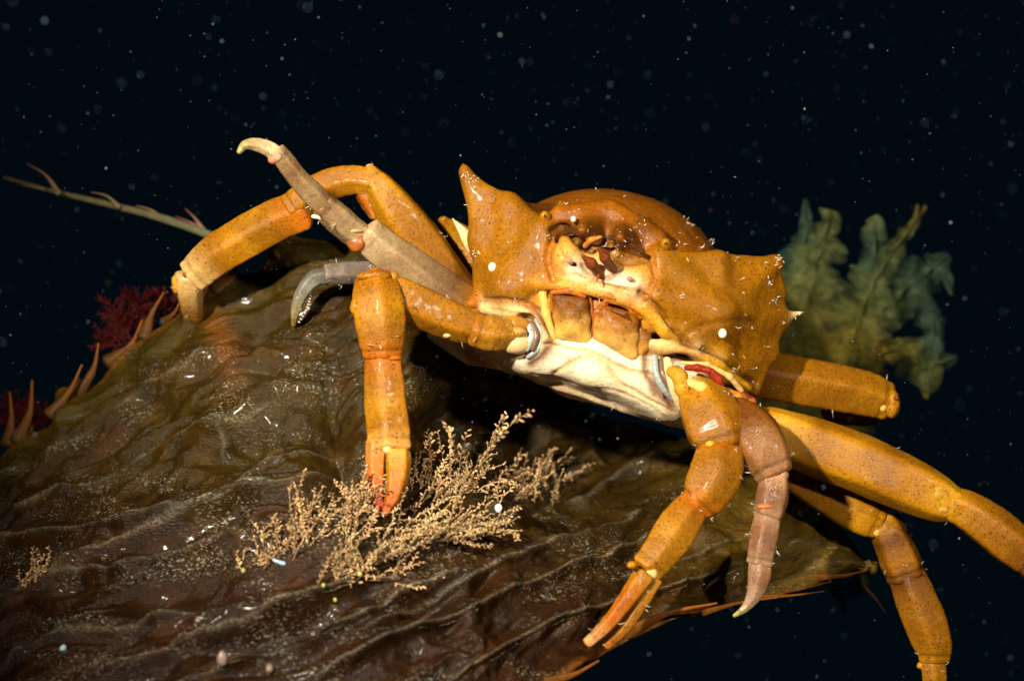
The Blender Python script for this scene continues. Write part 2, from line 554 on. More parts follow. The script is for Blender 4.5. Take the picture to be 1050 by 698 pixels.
fine = fbm(al * np.array([1.7, 2.0, 4.6]) + warp * .8 + 5, 3) * .045
rid = -np.abs(fbm(al * np.array([.55, .9, 2.3]) + warp * .6 + 31, 3)) * .30
disp = (disp * 1.35 + lump + fine + rid) * (0.12 + 0.88 * edge)
disp *= 1 - 0.5 * sstep(600, 820, px)
for hx, hy, rx, ry, dp in ((338, 418, 26, 40, .55), (352, 470, 22, 22, .35), (470, 430, 40, 30, .5), (600, 470, 60, 25, .4), (250, 450, 18, 22, .22), (440, 610, 40, 14, .25), (160, 610, 50, 14, .22), (290, 640, 50, 14, .22)):
    disp -= dp * np.exp(-((px - hx) / rx) ** 2 - ((py - hy + .25 * (px - hx)) / ry) ** 2) * (1 + .4 * wob)
disp += fbm(base3 * 11.0, 4) * .012
ruff = (1 - edge) * sstep(.9, .75, U) * np.sin(U * 52 + 4 * noise3(base3 * .8)) * .13
KW = KV + KN * (disp + ruff)[..., None]
KNW = unit(np.cross(np.gradient(KW, axis=1), np.gradient(KW, axis=0)))
if KNW[..., 1].mean() > 0: KNW = -KNW
KPW = to_px(KW)
def on_kelp(x, y):
    """the point of the blade seen there, and its normal"""
    d = (KPW[..., 0] - x) ** 2 + (KPW[..., 1] - y) ** 2
    near = d < max(d.min() * 1.5, 4.0)
    yy = np.where(near, KW[..., 1], 1e9)
    i = np.unravel_index(np.argmin(yy), yy.shape)
    return KW[i].copy(), KNW[i].copy()

# colours of the blade: olive toward its upper edge, dark brown in its lower part, amber margins
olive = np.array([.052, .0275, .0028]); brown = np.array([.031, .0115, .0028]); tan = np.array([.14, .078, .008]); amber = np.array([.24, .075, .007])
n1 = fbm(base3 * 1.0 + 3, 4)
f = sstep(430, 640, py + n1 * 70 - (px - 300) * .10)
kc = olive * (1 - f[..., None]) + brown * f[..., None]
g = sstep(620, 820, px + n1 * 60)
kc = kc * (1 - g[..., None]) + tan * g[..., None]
mg = np.maximum(sstep(.03, .0, 1 - Vv) * sstep(500, 650, px), sstep(.014, 0, Vv) * .6)
th = sstep(.12, .0, Vv)[..., None]
kc = kc * (1 - .6 * th) + np.array([.105, .070, .008]) * .6 * th  # upper rim painted brighter, as light through a thin edge would
kc = kc * (1 - mg[..., None]) + amber * mg[..., None]
st = np.exp(-(((px - 222) + (py - 335) * -.35) / 12) ** 2 - ((py - 345) / 38) ** 2) * .8        # amber streak below the crab's toe
kc = kc * (1 - st[..., None]) + amber * st[..., None]
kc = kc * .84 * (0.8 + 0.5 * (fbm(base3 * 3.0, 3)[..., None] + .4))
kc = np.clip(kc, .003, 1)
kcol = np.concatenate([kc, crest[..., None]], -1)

def kelp_material():
    m, nt, nd, ln, b = nodes_of("kelp_skin")
    at = N(nt, 'ShaderNodeAttribute', attribute_name='tint')
    tc = N(nt, 'ShaderNodeTexCoord')
    mp = N(nt, 'ShaderNodeMapping'); mp.inputs['Rotation'].default_value = (0, math.radians(30), 0); mp.inputs['Scale'].default_value = (0.78, 1.0, 1.3)
    ln.new(tc.outputs['Object'], mp.inputs['Vector'])
    def noise(src, sc, det=4.0, ro=0.6, dist=0.0):
        n = N(nt, 'ShaderNodeTexNoise', in_Scale=sc, in_Detail=det, in_Roughness=ro, in_Distortion=dist); ln.new(src, n.inputs['Vector']); return n.outputs[0]
    def mul(a, c):
        n = N(nt, 'ShaderNodeMath', operation='MULTIPLY'); ln.new(a, n.inputs[0])
        if hasattr(c, 'is_output'): ln.new(c, n.inputs[1])
        else: n.inputs[1].default_value = c
        return n.outputs[0]
    def mx(a, c):
        n = N(nt, 'ShaderNodeMath', operation='MAXIMUM'); ln.new(a, n.inputs[0]); ln.new(c, n.inputs[1]); return n.outputs[0]
    M, O = mp.outputs[0], tc.outputs['Object']
    # pale silt and crusts: drifts that gate fine broken flecks
    drift = ramp(nt, noise(M, 1.15, 5.0, .62, .6), [(0.50, 0.0), (0.63, 1.0)]).outputs[0]
    f1 = noise(M, 33.0, 4.0, .66)
    flecks = ramp(nt, f1, [(0.55, 0.0), (0.62, 1.0)]).outputs[0]
    f2 = noise(O, 48.0, 2.0, .6)
    grit = ramp(nt, f2, [(0.67, 0.0), (0.71, 1.0)]).outputs[0]
    gate2 = ramp(nt, noise(O, 2.4, 4.0, .65), [(0.50, 0.0), (0.66, 1.0)]).outputs[0]
    mask = mx(mul(drift, flecks), mul(gate2, grit))
    crest = mul(at.outputs['Alpha'], ramp(nt, f1, [(0.38, 0.0), (0.58, 0.7)]).outputs[0])  # pale lines painted along the folds imitate light on their crests
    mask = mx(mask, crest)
    silt = ramp(nt, noise(O, 2.0, 2.0), [(0.36, (0.30, 0.31, 0.22)), (0.5, (0.40, 0.33, 0.18)), (0.62, (0.46, 0.32, 0.20))]).outputs[0]  # tint of the silt, also of the painted lit crests
    mo = ramp(nt, noise(M, 4.0, 6.0, .7, 1.0), [(0.3, (0.35, 0.30, 0.24)), (0.5, (0.9, 0.9, 0.9)), (0.68, (1.4, 1.3, 1.1)), (0.78, (1.9, 1.5, 1.0))]).outputs[0]
    c0 = mix(nt, 0.9, at.outputs['Color'], mo, 'MULTIPLY')
    rust = ramp(nt, noise(O, 1.7, 3.0), [(0.55, 0.0), (0.72, 0.65)]).outputs[0]
    c0 = mix(nt, rust, c0, (0.060, 0.018, 0.003))
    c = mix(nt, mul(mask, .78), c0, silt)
    ln.new(c, b.inputs['Base Color'])
    ln.new(ramp(nt, f2, [(0.35, 0.14), (0.7, 0.42)]).outputs[0], b.inputs['Roughness'])
    b.inputs['Specular IOR Level'].default_value = 0.20
    b.inputs['Coat Weight'].default_value = 0.10
    b.inputs['Coat Roughness'].default_value = 0.14
    hs = N(nt, 'ShaderNodeMath', operation='MULTIPLY_ADD'); ln.new(mask, hs.inputs[0]); hs.inputs[1].default_value = 0.45; ln.new(f1, hs.inputs[2])
    bp = N(nt, 'ShaderNodeBump', in_Strength=0.5, in_Distance=0.05)
    ln.new(hs.outputs[0], bp.inputs['Height']); ln.new(bp.outputs[0], b.inputs['Normal'])
    t = N(nt, 'ShaderNodeBsdfTranslucent'); ln.new(c, t.inputs[0])
    ms = N(nt, 'ShaderNodeMixShader'); ms.inputs[0].default_value = 0.12
    ln.new(b.outputs[0], ms.inputs[1]); ln.new(t.outputs[0], ms.inputs[2])
    ln.new(ms.outputs[0], nd['Material Output'].inputs['Surface'])
    return m
M_KELP = kelp_material()
M_SPINE = soft_material("kelp_margin", rough=0.4, translucent=0.3, noise=14, var=0.6)

kelp = tag(empty("kelp", tuple(KW[NV // 2, NU // 2])), "broad wrinkled brown kelp blade with spiny margin, speckled with silt, under the crab", "kelp")
gi = np.arange(NU * NV).reshape(NV, NU)
front = np.stack([gi[:-1, :-1], gi[1:, :-1], gi[1:, 1:], gi[:-1, 1:]], -1).reshape(-1, 4)
backV = KW - KNW * .07
nv0 = NU * NV
rim = np.concatenate([gi[0, :], gi[1:, -1], gi[-1, ::-1][1:], gi[::-1, 0][1:]])
rimq = np.stack([rim[:-1], rim[1:], rim[1:] + nv0, rim[:-1] + nv0], -1)
allv = np.concatenate([KW.reshape(-1, 3), backV.reshape(-1, 3)])
fn = np.cross(allv[front[:1, 2]] - allv[front[:1, 0]], allv[front[:1, 3]] - allv[front[:1, 1]])[0]
if fn[1] > 0: front = front[:, ::-1]
allf = np.concatenate([front, front[:, ::-1] + nv0, rimq])
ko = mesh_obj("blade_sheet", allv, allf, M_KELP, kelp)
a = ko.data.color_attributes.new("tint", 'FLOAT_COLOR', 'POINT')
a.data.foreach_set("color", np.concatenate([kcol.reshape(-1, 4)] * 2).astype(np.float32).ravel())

# spiny outgrowths on its margin: base, tip (picture), half width, bend
def spine(base, tip, y0, y1, w, bend, c0, c1, parent, name="marginal_spine", mat=None, flat=.5):
    b, t = np.array(base, float), np.array(tip, float)
    mid = (b + t) / 2 + np.array([-(t - b)[1], (t - b)[0]]) * bend
    ctr = catmull(np.array([P(*b, y0), P(*mid, (y0 + y1) / 2), P(*t, y1)]), 16)
    tt = np.linspace(0, 1, 16)
    ww = (w * .42 * (1 - tt) ** 2.4 + w * .22 * (1 - tt * .62)) * S(y0)
    ww = ww * (1 + .12 * noise3(np.stack([tt * 6, tt * 0 + b[0], tt * 0], -1)))
    v, f_, m = loft_data(ctr, ww, ww * flat, sides=10)
    k = np.clip(np.linspace(-.1, 1.1, m), 0, 1)[:, None]
    c = np.repeat(np.array(c0) * (1 - k) + np.array(c1) * k, 10, 0)
    return mesh_obj(name, v, f_, mat or M_SPINE, parent, cols=c)
OR0, OR1 = (.075, .038, .007), (.36, .10, .008)
RD1 = (.30, .085, .006)
for b, t, w, bend, c1 in [((8, 455), (10, 402), 13, .05, OR1), ((18, 452), (33, 390), 15, .08, OR1), ((52, 425), (84, 374), 13, .06, OR1), ((80, 402), (101, 352), 14, .1, RD1),
                          ((112, 372), (146, 328), 15, .12, OR1), ((148, 345), (168, 300), 13, -.05, RD1), ((192, 322), (216, 285), 16, .05, RD1), ((222, 298), (247, 265), 15, .12, RD1),
                          ((285, 262), (303, 232), 11, .15, RD1), ((30, 442), (34, 425), 8, 0, OR1), ((168, 330), (185, 308), 8, .1, RD1)]:
    k, _ = on_kelp(*b)
    spine(b, t, k[1] + .02, k[1] + .1, w, bend, OR0, c1, kelp)
for b, t, w, bend, c1 in [((835, 592), (897, 582), 7, .04, RD1), ((770, 612), (845, 606), 6, .02, RD1), ((640, 650), (735, 618), 12, -.06, OR1), ((560, 700), (614, 677), 11, .05, OR1), ((720, 628), (800, 612), 6, -.03, RD1)]:
    k, _ = on_kelp(*b)
    spine(b, t, k[1] + .02, k[1] + .05, w, bend, (.12, .045, .006), c1, kelp, flat=.35)

# ================================================================== THE CRAB
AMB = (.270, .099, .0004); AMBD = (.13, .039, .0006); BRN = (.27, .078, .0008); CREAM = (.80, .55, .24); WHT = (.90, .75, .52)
YEL = (.56, .26, .012); ORG = (.37, .095, .002); RED = (.30, .022, .005); GOLD = (.37, .150, .0008)
crab = tag(empty("kelp_crab", tuple(P(560, 430, 0.3))), "amber shield-backed crab with cream underside perched on the brown kelp blade", "crab")
allpts, allnor = [], []           # surface samples for the bristles
def remember(V, Nn):
    allpts.append(V); allnor.append(Nn)

# ---- body: carapace, face and underside as one skin
B = Implicit()
B.ell((624, 292, 1.15), (1.30, 1.6, 1.03), BRN, k=.1, rot=math.radians(12))
B.tri((560, 290, .6, .42), (615, 280, .1, .40), (660, 320, .3, .42), AMBD, .1)
# left lobe
L = dict(t1=(477, 177, .15, .02), t1b=(489, 203, .12, .045), t2=(522, 210, .02, .07), t3=(556, 236, -.28, .10), t4=(560, 284, -.38, .13), t5=(524, 296, -.18, .16), t6=(497, 298, .06, .13), t7=(496, 245, .12, .11))
def tris(B, D, lst, col, k=.13):
    for t in lst:
        B.tri(*[D[q] for q in t], col, k)
B.rod((482, 193, .13, .04), (474.5, 168, .16, .003), AMB, .025)
tris(B, L, [('t1', 't1b', 't7'), ('t1', 't2', 't1b'), ('t1b', 't2', 't7'), ('t2', 't5', 't7'), ('t2', 't3', 't5'), ('t3', 't4', 't5'), ('t5', 't6', 't7')], AMB)
B.tri((522, 215, .05, .1), (556, 240, -.2, .14), (590, 250, .6, .4), AMBD, .12)
B.tri((500, 250, .2, .1), (520, 290, .1, .18), (570, 300, .6, .4), AMBD, .12)
B.rod((486, 252, .32, .10), (464, 224, .30, .012), CREAM, .05)
B.rod((487, 309, -.05, .07), (484, 311, -.1, .06), ORG, .05)
# right lobe
R = dict(a=(676, 265, -.42, .09), b=(735, 266, -.22, .07), c=(795, 269, .18, .055), d=(797, 298, .22, .06), e=(800, 327, .25, .08), f=(787, 362, .22, .07), g=(775, 402, .12, .04), h=(738, 380, -.15, .10), i=(702, 345, -.38, .11), j=(672, 303, -.5, .13), m=(735, 322, -.30, .14))
tris(B, R, [('a', 'b', 'm'), ('b', 'c', 'm'), ('c', 'd', 'm'), ('d', 'e', 'm'), ('e', 'f', 'm'), ('f', 'g', 'h'), ('f', 'h', 'm'), ('h', 'i', 'm'), ('i', 'j', 'm'), ('j', 'a', 'm')], AMB)
B.rod((797, 326, .26, .10), (812, 323, .27, .035), AMB, .05)
B.rod((808, 324, .27, .045), (824, 320, .28, .010), CREAM, .03)
B.tri((690, 300, .0, .25), (740, 310, .2, .2), (670, 320, .7, .45), AMBD, .12)
B.tri((740, 300, .25, .15), (770, 340, .35, .15), (690, 330, .8, .5), AMBD, .12)
# crest between lobes: brow and the two blunt horns of the beak, pointing at the lens
B.tri((575, 222, -.2, .12), (625, 222, -.15, .18), (672, 247, -.25, .14), BRN, .1)
B.rod((606, 236, -.3, .15), (597, 236, -.78, .05), BRN, .08)
B.rod((640, 244, -.3, .15), (636, 243, -.80, .05), BRN, .08)
B.rod((578, 219, -.15, .07), (575, 207, -.2, .025), AMB, .04)
B.rod((660, 236, -.15, .07), (664, 226, -.2, .03), AMBD, .04)
# cheeks, epistome
B.ell((583, 262, -.44), (.17, .16, .22), (.60, .26, .035), .06, math.radians(10))
B.ell((655, 284, -.46), (.17, .16, .18), (.62, .27, .035), .06, math.radians(25))
B.rod((592, 276, -.52, .10), (648, 295, -.55, .10), WHT, .06)
B.ell((618, 272, -.40), (.22, .18, .20), (.66, .30, .05), .06)
B.chain([(552, 290, -.42, .06), (590, 294, -.52, .065), (640, 306, -.54, .065), (664, 320, -.50, .06)], (.62, .24, .02), .06)
B.ell((612, 324, -.30), (.52, .16, .29), (.40, .11, .010), .06, math.radians(18))
# margins over the claw sockets
B.chain([(498, 314, -.02, .09), (525, 316, -.2, .11), (552, 330, -.36, .08), (566, 348, -.42, .06)], CREAM, .06)
B.chain([(660, 316, -.56, .05), (682, 338, -.53, .075), (698, 350, -.46, .06)], YEL, .05)
B.chain([(662, 356, -.44, .06), (700, 358, -.44, .075), (738, 371, -.34, .09), (766, 396, -.10, .06)], YEL, .05)
B.rod((668, 352, -.5, .045), (716, 358, -.47, .045), CREAM, .04)
B.ell((557, 318, -.26), (.14, .2, .2), (.50, .20, .02), .06)
B.ell((664, 332, -.34), (.13, .2, .13), (.42, .15, .015), .05)
# underside plates
def belly(V):
    q = to_px(V)
    n = fbm(V * 3.0, 3)[:, None]
    return np.array(WHT) + np.array([-.06, -.14, -.2]) * sstep(.0, .8, n)
B.tri((444, 343, .55, .07), (486, 360, .35, .16), (545, 356, .0, .28), belly, .1)
B.tri((462, 342, .75, .13), (548, 356, -.05, .30), (585, 378, .62, .24), belly, .1)
B.tri((548, 352, -.05, .28), (610, 368, -.25, .27), (585, 378, .62, .26), belly, .1)
B.tri((610, 368, -.25, .27), (688, 398, -.15, .33), (585, 380, .62, .26), belly, .1)
B.tri((688, 398, -.1, .33), (712, 424, .3, .17), (600, 385, .62, .26), belly, .1)
B.tri((560, 350, -.3, .12), (612, 362, -.42, .12), (676, 385, -.36, .14), belly, .08)
B.ell((606, 383, -.30), (.17, .19, .13), (.74, .62, .34), .05, math.radians(22))
B.chain([(470, 358, .65, .05), (520, 376, .35, .06), (575, 396, .15, .05), (640, 418, .05, .05), (700, 436, .15, .05)], (.66, .44, .24), .05)
# sockets
B.ell((538, 343, -.34), (.17, .20, .215), (.32, .11, .03), .035, math.radians(10), -1)
B.ell((702, 392, -.46), (.30, .26, .24), (.30, .10, .03), .035, math.radians(60), -1)
B.chain([(640, 385, -.42, .01), (655, 400, -.34, .012)], (.6, .4, .2), .02)
V, Q, C = B.mesh(.019, 3)
Nn = normals_of(V, Q)
q = to_px(V)
mot = fbm(V * 2.6 + 9, 4)
C = C * (1 + .22 * mot[:, None])
# dark staining on top of the beak and around the face
dk = np.exp(-(((q[:, 0] - 628) - (q[:, 1] - 232) * .2) / 46) ** 2 - ((q[:, 1] - 236) / 14) ** 2) * (fbm(V * 7, 3) * .8 + .75)
C = C * (1 - np.clip(dk, 0, .62)[:, None]) + np.array([.06, .017, .004]) * np.clip(dk, 0, .62)[:, None]
V = V + Nn * (.010 * fbm(V * 6, 3))[:, None]
# sutures cut into the shell: picture line, depth, width, pigment
def suture(pts, dep, wid, col, amt=.8):
    global V, C
    pl = catmull(np.array([(a, b, 0) for a, b in pts], float), 24)[:, :2]
    qq = to_px(V) + np.stack([fbm(V * 5 + 3, 2), fbm(V * 5 + 60, 2)], -1) * 2.2
    best = np.full(len(V), 1e9)
    for a, b in zip(pl[:-1], pl[1:]):
        ab = b - a
        t = np.clip(((qq - a) @ ab) / (ab @ ab), 0, 1)
        best = np.minimum(best, np.hypot(*(qq - a - t[:, None] * ab).T))
    face = (Nn[:, 1] < .35) & (V[:, 1] < .95)
    w = np.exp(-(best / wid) ** 2) * face
    w2 = np.exp(-(best / (wid * 1.9)) ** 2) * face * amt
    V = V - Nn * (dep * w)[:, None]
    C = C * (1 - w2[:, None]) + np.array(col) * w2[:, None]
SEAM = (.30, .10, .02)
suture([(568, 384), (588, 371), (606, 366), (622, 374), (634, 392), (655, 404), (690, 424)], .02, 2.2, (.66, .38, .13), .65)
suture([(545, 384), (575, 389), (600, 397), (624, 399), (640, 403)], .008, 1.6, (.68, .48, .24), .5)
suture([(500, 386), (540, 397), (580, 407), (625, 421), (680, 438)], .006, 4.0, (.66, .42, .17), .45)
suture([(558, 353), (590, 358), (612, 362), (640, 378), (668, 384)], .025, 1.6, (.55, .28, .08), .7)
suture([(636, 402), (664, 416), (700, 442)], .008, 1.6, (.66, .44, .2), .4)
suture([(464, 350), (500, 372), (545, 388)], .012, 4.0, (.66, .40, .15), .45)
suture([(480, 362), (492, 371)], .02, 4.0, (.5, .15, .02), .8)
suture([(498, 307), (520, 308), (545, 314), (562, 326)], .03, 2.4, (.30, .10, .01), .8)
suture([(700, 352), (735, 364), (775, 394)], .04, 2.2, (.12, .04, .004), .85)
suture([(656, 300), (676, 318), (692, 338), (706, 352)], .04, 2.2, (.16, .05, .005), .8)
suture([(568, 244), (562, 262), (566, 288)], .04, 3.0, (.38, .12, .01), .8)
suture([(668, 262), (672, 284), (662, 304)], .03, 3.0, (.38, .12, .01), .7)
suture([(696, 352), (712, 338), (740, 330), (775, 330)], .015, 4.0, (.16, .055, .004), .45)
suture([(552, 322), (564, 340), (560, 360), (546, 374)], .03, 3.2, (.20, .08, .03), .9)
suture([(662, 362), (664, 384), (675, 404), (690, 418)], .03, 3.2, (.20, .08, .03), .9)
suture([(566, 236), (580, 234), (592, 248), (604, 256)], .05, 3.0, (.08, .025, .006), .7)
suture([(626, 256), (642, 268), (662, 266)], .05, 3.0, (.08, .025, .006), .6)
suture([(598, 272), (610, 284), (626, 284), (632, 276)], .03, 3.0, (.22, .07, .01), .8)
suture([(572, 248), (577, 262), (590, 272)], .012, 2.0, (.45, .17, .03), .7)
suture([(634, 298), (652, 296), (668, 300)], .012, 2.2, (.45, .17, .03), .7)
suture([(600, 290), (622, 294), (646, 304)], .012, 1.6, (.50, .2, .03), .7)
suture([(505, 318), (530, 321), (552, 334)], .012, 1.8, (.5, .24, .06), .6)
suture([(590, 282), (620, 292), (648, 300)], .02, 2.0, (.6, .3, .08), .6)
body = mesh_obj("body", V, Q, M_SHELL, crab, cols=np.clip(C, .003, .95))
remember(V, Nn)
BODYVQ = (V, Q)

def implicit_part(name, fill, mat=M_SHELL, h=.012, parent=crab, sm=2):
    I = Implicit(); fill(I)
    V, Q, C = I.mesh(h, sm)
    return mesh_obj(name, V, Q, mat, parent, cols=np.clip(C * (1 + .2 * fbm(V * 6, 3)[:, None]), .003, .95))

# ---- mouth plates
def plate(pts, top, low, r=.07, r2=.115, bar=None):
    """pts: quad (picture, depth) top-left, top-right, bottom-right, bottom-left; the plate bulges at its middle"""
    def fill(I):
        a, b, c, d = [np.array((*p, r)) for p in pts]
        mid = (a + b + c + d) / 4
        a, b, c, d = [x + (mid - x) * np.array([.18, .12, 0, 0]) for x in (a, b, c, d)]
        c[2] += .05; d[2] += .05; a[2] += .02
        e = (a + d) / 2; f = (b + c) / 2
        m1 = a * .3 + b * .3 + (c + d) * .2; m1[2] -= .02; m1[3] = r2
        m2 = c * .35 + d * .35 + (a + b) * .15; m2[2] -= .02; m2[3] = r2
        for t in ((a, b, m1), (b, f, m1), (e, a, m1), (e, m1, f)): I.tri(*[tuple(x) for x in t], top, .035)
        for t in ((e, m2, f), (f, c, m2), (c, d, m2), (d, e, m2)): I.tri(*[tuple(x) for x in t], low, .035)
        if bar: I.chain(bar, ORG, .02)
    return fill
MB1 = (.15, .042, .002)
implicit_part("mouth_plate", plate([(571, 304, -.47), (598, 309, -.50), (602, 349, -.50), (574, 344, -.48)], MB1, (.68, .36, .07)))
implicit_part("mouth_plate", plate([(618, 318, -.55), (650, 328, -.54), (650, 366, -.52), (614, 345, -.53)], (.22, .062, .003), (.70, .38, .08), bar=[(610, 346, -.5, .022), (611, 320, -.54, .024), (621, 308, -.55, .022), (640, 313, -.54, .02), (657, 326, -.52, .02)]))
implicit_part("mouth_plate", plate([(656, 336, -.50), (665, 340, -.46), (665, 356, -.46), (655, 364, -.50)], MB1, (.62, .30, .05), r=.03, r2=.06))
implicit_part("mouth_palp", lambda I: I.chain([(556, 300, -.38, .05), (560, 322, -.44, .045), (568, 346, -.46, .03)], (.66, .36, .07), .03))
implicit_part("mouth_palp", lambda I: I.chain([(604, 302, -.48, .022), (608, 324, -.46, .02), (607, 348, -.46, .018)], (.30, .07, .008), .03))
implicit_part("mouth_palp", lambda I: I.chain([(566, 300, -.5, .03), (582, 298, -.56, .032), (600, 304, -.55, .02)], (.40, .10, .01), .03))
implicit_part("mouth_palp", lambda I: I.chain([(600, 300, -.52, .03), (625, 303, -.58, .03), (655, 318, -.54, .025)], (.50, .15, .012), .03))
implicit_part("mouth_palp", lambda I: I.chain([(628, 318, -.60, .022), (640, 322, -.63, .026), (648, 330, -.60, .02)], (.14, .04, .005), .03))

# ---- antennules, eyes, pale studs
implicit_part("antennule", lambda I: I.chain([(618, 284, -.56, .05), (606, 270, -.76, .055), (597, 262, -.84, .018)], (.17, .035, .008), .03))
implicit_part("antennule", lambda I: I.chain([(628, 276, -.56, .05), (620, 264, -.78, .05), (614, 254, -.86, .016)], (.17, .035, .008), .03))
implicit_part("antennule_tip", lambda I: I.chain([(614, 282, -.70, .02), (611, 290, -.74, .008)], (.25, .05, .01), .02))
implicit_part("face_ridge", lambda I: I.chain([(600, 252, -.66, .03), (606, 246, -.74, .028), (616, 243, -.74, .02)], (.50, .16, .02), .03))
implicit_part("face_ridge", lambda I: I.chain([(622, 243, -.72, .022), (640, 247, -.70, .03), (658, 258, -.62, .025)], (.09, .03, .008), .03))
implicit_part("face_ridge", lambda I: I.chain([(596, 240, -.66, .035), (586, 236, -.56, .03), (578, 240, -.5, .02)], (.07, .024, .008), .03))
for x, y, d in ((558, 221, -.36), (682, 249, -.50)):
    e = implicit_part("eye", lambda I: (I.ell((x, y, d), (.036, .045, .044), (.52, .21, .006), .02, .3), I.ell((x + 1, y + 2, d + .035), (.062, .06, .066), AMBD, .03)), M_SMOOTH, .009)
    mb = MB()
    for dx, dy in ((.4, .3),):
        v, f_, m = loft_data(np.array([P(x + dx, y + dy, d - .057), P(x + dx, y + dy, d - .04)]), np.array([.012, .012]), np.array([.014, .014]), sides=10)
        mb.add(v, f_, (.02, .008, .004))
    mb.build("pupil", M_SMOOTH, e)
for x, y, d, r in ((505, 274, -.22, .052), (741, 342, -.47, .052), (588, 225, -.42, .035)):
    implicit_part("pale_stud", lambda I: I.ell((x, y, d), (r * .85, .06, r), (.92, .84, .55), .02), M_SMOOTH, .009)
for x, y, d in ((584, 268, -.66), (646, 286, -.66)):
    implicit_part("gland_opening", lambda I: (I.ell((x, y, d), (.045, .03, .026), (.75, .42, .25), .01, .4), I.ell((x, y, d - .022), (.024, .02, .013), (.16, .05, .06), .01, .4)), M_SMOOTH, .008)

# ---- socket membranes: bluish white cups
def socket(c, r, rot, cols):
    I = Implicit(); I.ell(c, r, (1, 1, 1), .02, rot)
    V, Q, C = I.mesh(.013, 1)
    q = to_px(V)
    ang = (q[:, 0] - c[0]) * math.cos(rot) + (q[:, 1] - c[1]) * math.sin(rot)
    t = np.clip((ang / (r[0] * 100) + 1) / 2, 0, 1) * (len(cols) - 1)
    i = np.clip(t.astype(int), 0, len(cols) - 2); k = (t - i)[:, None]
    cols = np.array(cols)
    return mesh_obj("socket_membrane", V, Q, M_SMOOTH, crab, cols=cols[i] * (1 - k) + cols[i + 1] * k)
BLU, GRB = (.30, .32, .27), (.18, .09, .04)
def cup(pts, col, k=.02):
    pts = [tuple(q) for q in catmull(np.array(pts, float), 11)]
    return implicit_part("socket_membrane", lambda I: I.chain(pts, col, k), M_SMOOTH, .010)
DRK = (.17, .07, .025)
cup([(550, 328, -.34, .028), (556, 343, -.375, .030), (552, 357, -.375, .030), (541, 366, -.36, .022)], BLU)
cup([(545, 330, -.37, .022), (550, 344, -.42, .026), (546, 358, -.42, .024)], GRB)
cup([(542, 333, -.38, .025), (545, 345, -.43, .03), (540, 358, -.42, .03)], (.36, .40, .36))
cup([(537, 352, -.38, .09), (528, 352, -.42, .10), (520, 351, -.44, .09)], (.70, .46, .20))
cup([(538, 333, -.36, .06), (526, 332, -.42, .075), (516, 333, -.45, .07)], (.40, .18, .02))
cup([(671, 366, -.45, .032), (673, 384, -.505, .036), (681, 399, -.495, .034), (692, 411, -.43, .024)], BLU)
cup([(678, 368, -.49, .02), (680, 384, -.56, .024), (687, 398, -.55, .022)], GRB)
cup([(684, 370, -.48, .045), (687, 385, -.54, .06), (694, 402, -.54, .06), (698, 416, -.48, .05)], (.74, .52, .24))

# ---- limbs
def limb(name, pts, cols, parent, mat=None, flat=.8, facet=(5, None, .85), sides=40, cap=(.5, .28), lip=.018, n=64, keep=True, wob=.011, band=.75):
    """pts: (x, y, depth, width) in the picture; cols: tints along its length"""
    A = np.array([[*P(x, y, d), w * .445 * S(d)] for x, y, d, w in pts])
    c = catmull(A, n)
    ctr, w = c[:, :3], c[:, 3]
    L = np.linalg.norm(np.diff(ctr, axis=0), axis=1).sum()
    t = np.linspace(0, 1, n)
    e = min(.024 / max(L, .2), .035)
    w = w * (1 + lip * sstep(1 - 2.2 * e, 1 - 1.2 * e, t) - lip * 1.1 * np.exp(-((t - (1 - 2.9 * e)) / (.8 * e)) ** 2))
    ph = (pts[0][0] * .37) % 1.2 if facet and facet[1] is None else (facet[1] if facet else 0)
    v, f_, m = loft_data(ctr, w, w * flat, sides=sides, cap0=cap[0], cap1=cap[1], facet=(facet[0], ph, facet[2]) if facet else None)
    nrm = unit(v - np.repeat(v.reshape(m, sides, 3).mean(1), sides, 0))
    v = v + nrm * (wob * fbm(v * 2.6, 4) + .006 * fbm(v * 14, 2))[:, None]
    cols = np.array(cols, float)
    tl = np.linspace(-.08, 1.08, m)
    tt = np.clip(tl, 0, 1) * (len(cols) - 1)
    i = np.clip(tt.astype(int), 0, max(len(cols) - 2, 0)); k = (tt - i)[:, None]
    cc = cols[i] * (1 - k) + cols[np.minimum(i + 1, len(cols) - 1)] * k
    # the rim at the far joint: a darker groove, then a paler, redder edge
    g = np.exp(-((tl - (1 - 2.9 * e)) / (.8 * e)) ** 2)[:, None] * band
    cc = cc * (1 - .45 * g)
    g = sstep(1 - 1.3 * e, 1 + .02, tl)[:, None] * band * .25
    cc = cc * (1 - g) + (cc * np.array([1.25, .8, .8]) + np.array([.04, .01, 0])) * g
    cc = np.repeat(cc, sides, 0) * (1 + .16 * fbm(v * 1.6, 3)[:, None])
    if facet:          # worn, paler ridges
        aa = np.tile(np.linspace(0, 2 * math.pi, sides, endpoint=False), m)
        rg = np.maximum(0, np.cos(facet[0] * (aa - ph) + math.pi)) ** 4
        cc = cc * (1 + .28 * (rg * (.6 + fbm(v * 4, 2)))[:, None])
    if keep: remember(v, nrm)
    register(v, f_)
    return mesh_obj(name, v, f_, mat or M_SHELL, parent, cols=np.clip(cc, .004, .95))
from mathutils.bvhtree import BVHTree
LIMBS = []
def hit(x, y):
    """depth at which the crab's skin is met at that picture point"""
    o = Vector((0, -DIST, 0)); d = (Vector(P(x, y, 0)) - o).normalized()
    best = None
    for bv in LIMBS:
        h = bv.ray_cast(o, d)
        if h[0] is not None and (best is None or h[0].y < best): best = h[0].y
    return best
def register(V, F):
    LIMBS.append(BVHTree.FromPolygons([tuple(v) for v in V], [tuple(int(i) for i in f) for f in F]))
register(*BODYVQ)
